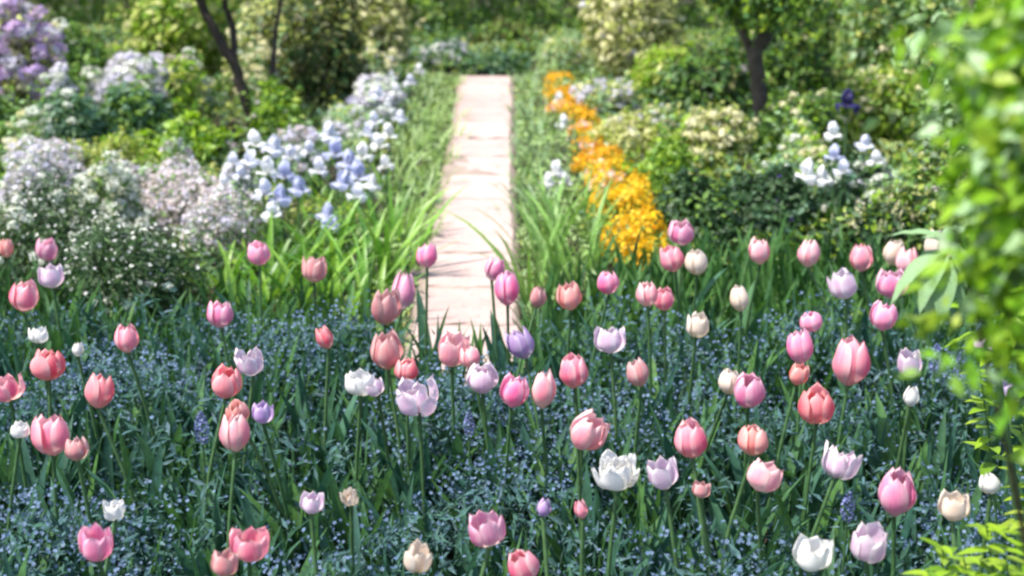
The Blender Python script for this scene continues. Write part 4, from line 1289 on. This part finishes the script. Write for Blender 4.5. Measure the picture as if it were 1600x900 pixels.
# ------------------------------------------------------------------ the mass between them: tulip leaves and forget-me-nots
def bed_edge(x):
    """Far edge of the bed."""
    return np.interp(x, [-2.2, -1.2, -.75, -.38, -.33, .03, .09, .6, 1.2, 2.2], [4.10, 4.05, 3.95, 3.85, 3.80, 3.82, 3.9, 3.9, 4.0, 4.1])

def scatter(n, x0=-1.9, x1=1.9, y0=1.35, edge=bed_edge):
    out = np.zeros((0, 2))
    while len(out) < n:
        c = np.stack([RNG.uniform(x0, x1, n), RNG.uniform(y0, 5.1, n)], 1)
        out = np.concatenate([out, c[c[:, 1] < edge(c[:, 0])]])
    return out[:n]

def patch(x, y):
    return .5 + .25 * (np.sin(x * 5.3 + 2.1 * np.sin(y * 2.7)) + np.sin(y * 6.1 + 1.7 * np.sin(x * 3.3 + 1)))

n = 6200
p = scatter(n)
g = Geo()
hh = RNG.uniform(.20, .38, n) * np.where(p[:, 1] > 4.0, .9, 1)
blades(g, np.column_stack([p, np.full(n, -.02)]), RNG.uniform(0, 6.28, n), hh, RNG.uniform(.016, .040, n), RNG.uniform(0, .25, n), RNG.uniform(.1, 1.0, n), 7, .4, 0, .38, RNG.normal(size=n) * .6)
o = obj("tulip_leaves", g.mesh("tulip_leaves", [M_TULIP_LEAF], attrs=True), kind="stuff")
o["label"], o["category"] = "mass of blue green tulip leaves filling the flower bed", "leaves"

n = 75000
p = scatter(n)
w = patch(p[:, 0], p[:, 1])
p = p[RNG.random(n) < .35 + .75 * w]
n = len(p)
top = .16 + .17 * patch(p[:, 0] * 1.7 + 3, p[:, 1] * 1.4)
z = top * (1 - .75 * RNG.random(n) ** 1.6)
g = Geo()
out = norm(RNG.normal(size=(n, 3)) * [1, 1, .5] + [0, 0, .35])
leaf_cloud(g, np.column_stack([p, z]), out, .032, droop=-.1, spread=.5, tmpl=LEAFN, upbias=.6, width=1.3)
m = 46000
p = scatter(m)
w = patch(p[:, 0], p[:, 1])
p = p[RNG.random(m) < (w * 1.35) ** 2]
m = len(p)
z = (.16 + .17 * patch(p[:, 0] * 1.7 + 3, p[:, 1] * 1.4)) * RNG.uniform(.85, 1.25, m)
inst(g, FLORET5[0], FLORET5[1], None, np.column_stack([p, z]), rand_dirs(m), norm(RNG.normal(size=(m, 3)) * .5 + [0, -.4, .8]), RNG.uniform(.0035, .006, m), 1)
o = obj("forget_me_nots", g.mesh("forget_me_nots", [M_FMN_LEAF, M_FMN_BLUE]), kind="stuff")
o["label"], o["category"] = "blue haze of forget me nots under the tulips", "ground cover"

n = 2600
p = scatter(n * 3, y0=3.7, edge=lambda x: np.interp(x, [-2.2, -.9, -.6, -.35, -.33, .04, .08, .3, .7, 2.2], [4.7, 4.5, 4.4, 4.2, 3.8, 3.8, 4.5, 4.8, 5.15, 5.2]))[:n]
g = Geo()
blades(g, np.column_stack([p, np.full(n, -.02)]), RNG.uniform(0, 6.28, n), RNG.uniform(.16, .34, n), RNG.uniform(.014, .034, n), RNG.uniform(0, .3, n), RNG.uniform(.1, 1.0, n), 7, .4, 0, .38, RNG.normal(size=n) * .6)
o = obj("green_blades", g.mesh("green_blades", [leaf_mat("deep_green_blade", [(.03, .10, .025), (.05, .14, .03), (.08, .19, .04), (.035, .10, .05)], .3, .55, .3)], attrs=True), kind="stuff")
o["label"], o["category"] = "deep green tulip leaves behind the blue haze of the bed", "leaves"

# low mixed foliage closing the borders between the shrubs
n = 120000
y = 3.7 + 10 * RNG.random(n) ** .85
x = RNG.uniform(-1, 1, n) * (1.2 + y * .42)
ok = ~((x > pathL(y) - .02) & (x < pathR(y) + .02) & (y < 10.05)) & (y > bed_edge(x) - .1)
x, y = x[ok], y[ok]
n = len(x)
hgt = .05 + .13 * patch(x * 1.1 + 5, y * 1.2) * np.clip((y - 3.2) / 2.5, .15, 1)
gap = np.where(y < 10, np.maximum(pathL(y) - x, x - pathR(y)), 1.0)
hgt *= np.clip(gap / .3, .12, 1)
z = hgt * (1 - RNG.random(n) ** 2)
sel = np.floor(np.clip(patch(x * .9 + 1.7, y * .8 + 4) + RNG.normal(size=n) * .22, 0, .999) * 6).astype(int)
g = Geo()
sel[(gap < .30) & (RNG.random(n) < .85)] = 6
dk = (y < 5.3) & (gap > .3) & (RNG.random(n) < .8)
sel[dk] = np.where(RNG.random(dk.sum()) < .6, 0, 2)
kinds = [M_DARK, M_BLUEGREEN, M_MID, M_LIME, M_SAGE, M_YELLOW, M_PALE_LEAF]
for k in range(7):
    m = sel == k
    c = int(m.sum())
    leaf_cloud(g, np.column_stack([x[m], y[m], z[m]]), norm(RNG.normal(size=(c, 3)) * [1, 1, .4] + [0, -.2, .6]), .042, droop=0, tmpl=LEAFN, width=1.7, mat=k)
o = obj("border_foliage", g.mesh("border_foliage", kinds), kind="stuff")
o["label"], o["category"] = "low mixed foliage filling the borders between the shrubs", "ground cover"

# ------------------------------------------------------------------ plants near the camera on the right
def big_leaf(mat, L=1.0, W=.42, lobes=0.0, rows=10, droop=.5, name="leaf"):
    g = Geo(); v, t, s, q = [], [], [], []
    cols = 7
    for i in range(rows):
        f = i / (rows - 1)
        w = W * .5 * math.sin(math.pi * min(1, f ** .8 * .97 + .03)) ** .85 * (1 + lobes * math.sin(f * 34))
        y, z = L * f * (1 - .12 * f * droop), -droop * .42 * L * f * f
        for j in range(cols):
            e = j / (cols - 1) * 2 - 1
            v.append([w * e, y - abs(e) * w * .25, z + abs(e) * w * .30 + .012 * math.sin(f * 22 + e * 3) * abs(e)])
            t.append(f); s.append(abs(e)); q.append(e)
    Q = [[i * cols + j, i * cols + j + 1, (i + 1) * cols + j + 1, (i + 1) * cols + j] for i in range(rows - 1) for j in range(cols - 1)]
    g.add(v, None, Q, 0, t, s, q)
    return g.mesh(name, [mat], attrs=True)

M_BRIGHT = leaf_mat("bright_leaf", [(.14, .36, .015), (.24, .46, .02), (.32, .52, .03), (.10, .28, .02)], .45, .4)
M_FELT = leaf_mat("felted_leaf", [(.22, .36, .17), (.28, .41, .22), (.18, .33, .15)], .2, .8)

def leafy_shoot(name, label, cat, base, tip, n, mesh_list, size, stem_mat=M_STEM, r0=.006, tilt=(.2, 1.0), start=.2):
    base, tip = np.array(base), np.array(tip)
    root = thing(name, label, cat, (base[0], base[1], 0))
    d = tip - base
    pts = [base * 0 + [0, 0, -.02], d * .35 + [d[0] * -.08, 0, d[2] * .06], d * .7 + [d[0] * -.05, 0, d[2] * .06], d]
    g = Geo(); tube(g, pts, [r0, r0 * .85, r0 * .6, r0 * .3], 7)
    obj("stem", g.mesh("stem", [stem_mat], attrs=True), root)
    P = np.array(pts)
    for k in range(n):
        f = start + (1 - start) * (k + .5) / n
        x = f * 3; i = min(2, int(x)); c = P[i] * (1 - x + i) + P[i + 1] * (x - i)
        s = size * RNG.uniform(.75, 1.15) * (1.0 - .45 * f ** 3)
        a = k * 2.4 + RNG.normal() * .3
        obj("leaf", mesh_list[int(RNG.integers(len(mesh_list)))], root, c, (RNG.uniform(*tilt), 0, a), (s, s, s))
    return root

BRIGHT = [big_leaf(M_BRIGHT, 1, .36, .10, 10, RNG.uniform(.3, 1.0)) for _ in range(6)]
shoots = [(1560, 100, 2.75, "bright green leafy shoot at the top right edge of the picture"), (1610, 60, 2.55, "bright green shoot furthest out at the right edge"),
          (1530, 215, 3.0, "leafy shoot left of the others at the right edge"), (1590, 260, 2.7, "leafy shoot in the middle of the right edge"),
          (1545, 330, 2.95, "low leafy shoot above the felted pale leaves"), (1615, 420, 2.6, "leafy shoot right of the felted pale leaves"),
          (1500, 300, 3.2, "small leafy shoot reaching in over the tulips from the right"), (1640, 180, 2.4, "leafy shoot mostly cut off by the right edge")]
for u, v, Y, lab in shoots:
    tip = at(u, v, Y * .72)
    b = np.array([tip[0] + .24, tip[1] + .03, 0])
    leafy_shoot("leafy_shoot", lab, "leafy plant", b, tip, 22, BRIGHT, .10, tilt=(-.35, .55), start=.6)
c = at(1668, 250, 1.28)
root = thing("leafy_shrub", "thick soft bright green bush filling the right edge close to the camera", "shrub", (c[0], c[1], 0))
g = Geo()
cr = Crown((0, 0, 1.30), (.125, .13, .36), 24)
for k, (m, n, sz) in enumerate([(M_BRIGHT, 3000, .026), (M_LIME, 1000, .024), (M_SAGE, 900, .026)]):
    q, o = cr.pts(n, .75, .3, .3); leaf_cloud(g, q, o, sz, tmpl=L2, mat=k, spread=1.0)
for _ in range(46):                                       # loose sprays that soften its outline
    p, o = cr.pts(1, .95, 0, 0)
    if len(p) and p[0, 2] > 1.12:
        m = 14
        d = norm(o[0] + RNG.normal(size=3) * .5 + np.array([-.2, 0, .1]))
        q = p[0] + d * np.linspace(0, RNG.uniform(.06, .13), m)[:, None] + RNG.normal(size=(m, 3)) * .006
        leaf_cloud(g, q, norm(rand_dirs(m) + d), .026, tmpl=L2, mat=int(RNG.integers(3)), spread=1.0)
obj("foliage", g.mesh("foliage", [M_BRIGHT, M_LIME, M_SAGE]), root, kind="stuff")
g = Geo(); twigs(g, cr, 14, .006, .22)
obj("stems", g.mesh("stems", [M_TWIG]), root, kind="stuff")
FELT = [big_leaf(M_FELT, 1, .34, .02, 10, RNG.uniform(.5, 1.2)) for _ in range(4)]
c = at(1478, 392, 2.1)
root = thing("mullein_plant", "pale grey green felted leaves hanging beside the bright shoots at right", "leafy plant", (c[0], c[1], 0))
g = Geo(); tube(g, [[.22, 0, -.02], [.17, 0, c[2] * .5], [.09, 0, c[2] * .85], [0, 0, c[2] + .02]], [.007, .006, .005, .003], 8)
obj("stem", g.mesh("stem", [M_STEM], attrs=True), root)
for k, (rz, rx, s, dz) in enumerate([(1.75, -.35, .20, .0), (2.3, -.5, .17, -.01), (2.9, -.75, .18, -.02), (-2.6, -.8, .15, -.02), (-1.7, -.2, .17, .0), (.6, .2, .15, .02), (1.2, .3, .15, .03), (-.6, .3, .14, .03), (3.5, -.4, .14, .03), (2.0, -.9, .15, -.06), (-2.1, -.7, .15, -.06)]):
    obj("leaf", FELT[k % 4], root, (0, 0, c[2] + dz * .6), (rx, 0, rz), (s * .62, s * .62, s * .62))

SPURGE = [big_leaf(M_LIME, 1, .40, .0, 8, RNG.uniform(.2, .9)) for _ in range(5)]
for u, v, Y, dx, lab in [(1505, 868, 1.9, .11, "lime green spurge shoot just right of the furthest left one in the corner"), (1570, 855, 1.85, .09, "lime green spurge shoot lowest at the right of the corner"), (1470, 850, 1.95, .12, "lime green spurge shoot reaching furthest left in the bottom right corner"), (1540, 815, 1.95, .10, "lime green spurge shoot in the middle of the bottom right corner"),
                         (1600, 790, 1.9, .08, "lime green spurge shoot at the right edge above the corner"), (1450, 890, 1.85, .10, "lowest lime green spurge shoot cut by the bottom edge"),
                         (1530, 575, 2.6, .10, "lime green leafy tip beneath the violet blue grape hyacinth"), (1595, 660, 2.35, .08, "yellow green shoot low on the right edge")]:
    tip = at(u, v, Y)
    b = np.array([tip[0] + dx, tip[1], 0])
    leafy_shoot("spurge_shoot", lab, "leafy plant", b, tip, 26, SPURGE, .07, tilt=(-.2, .6), start=.55, r0=.004)
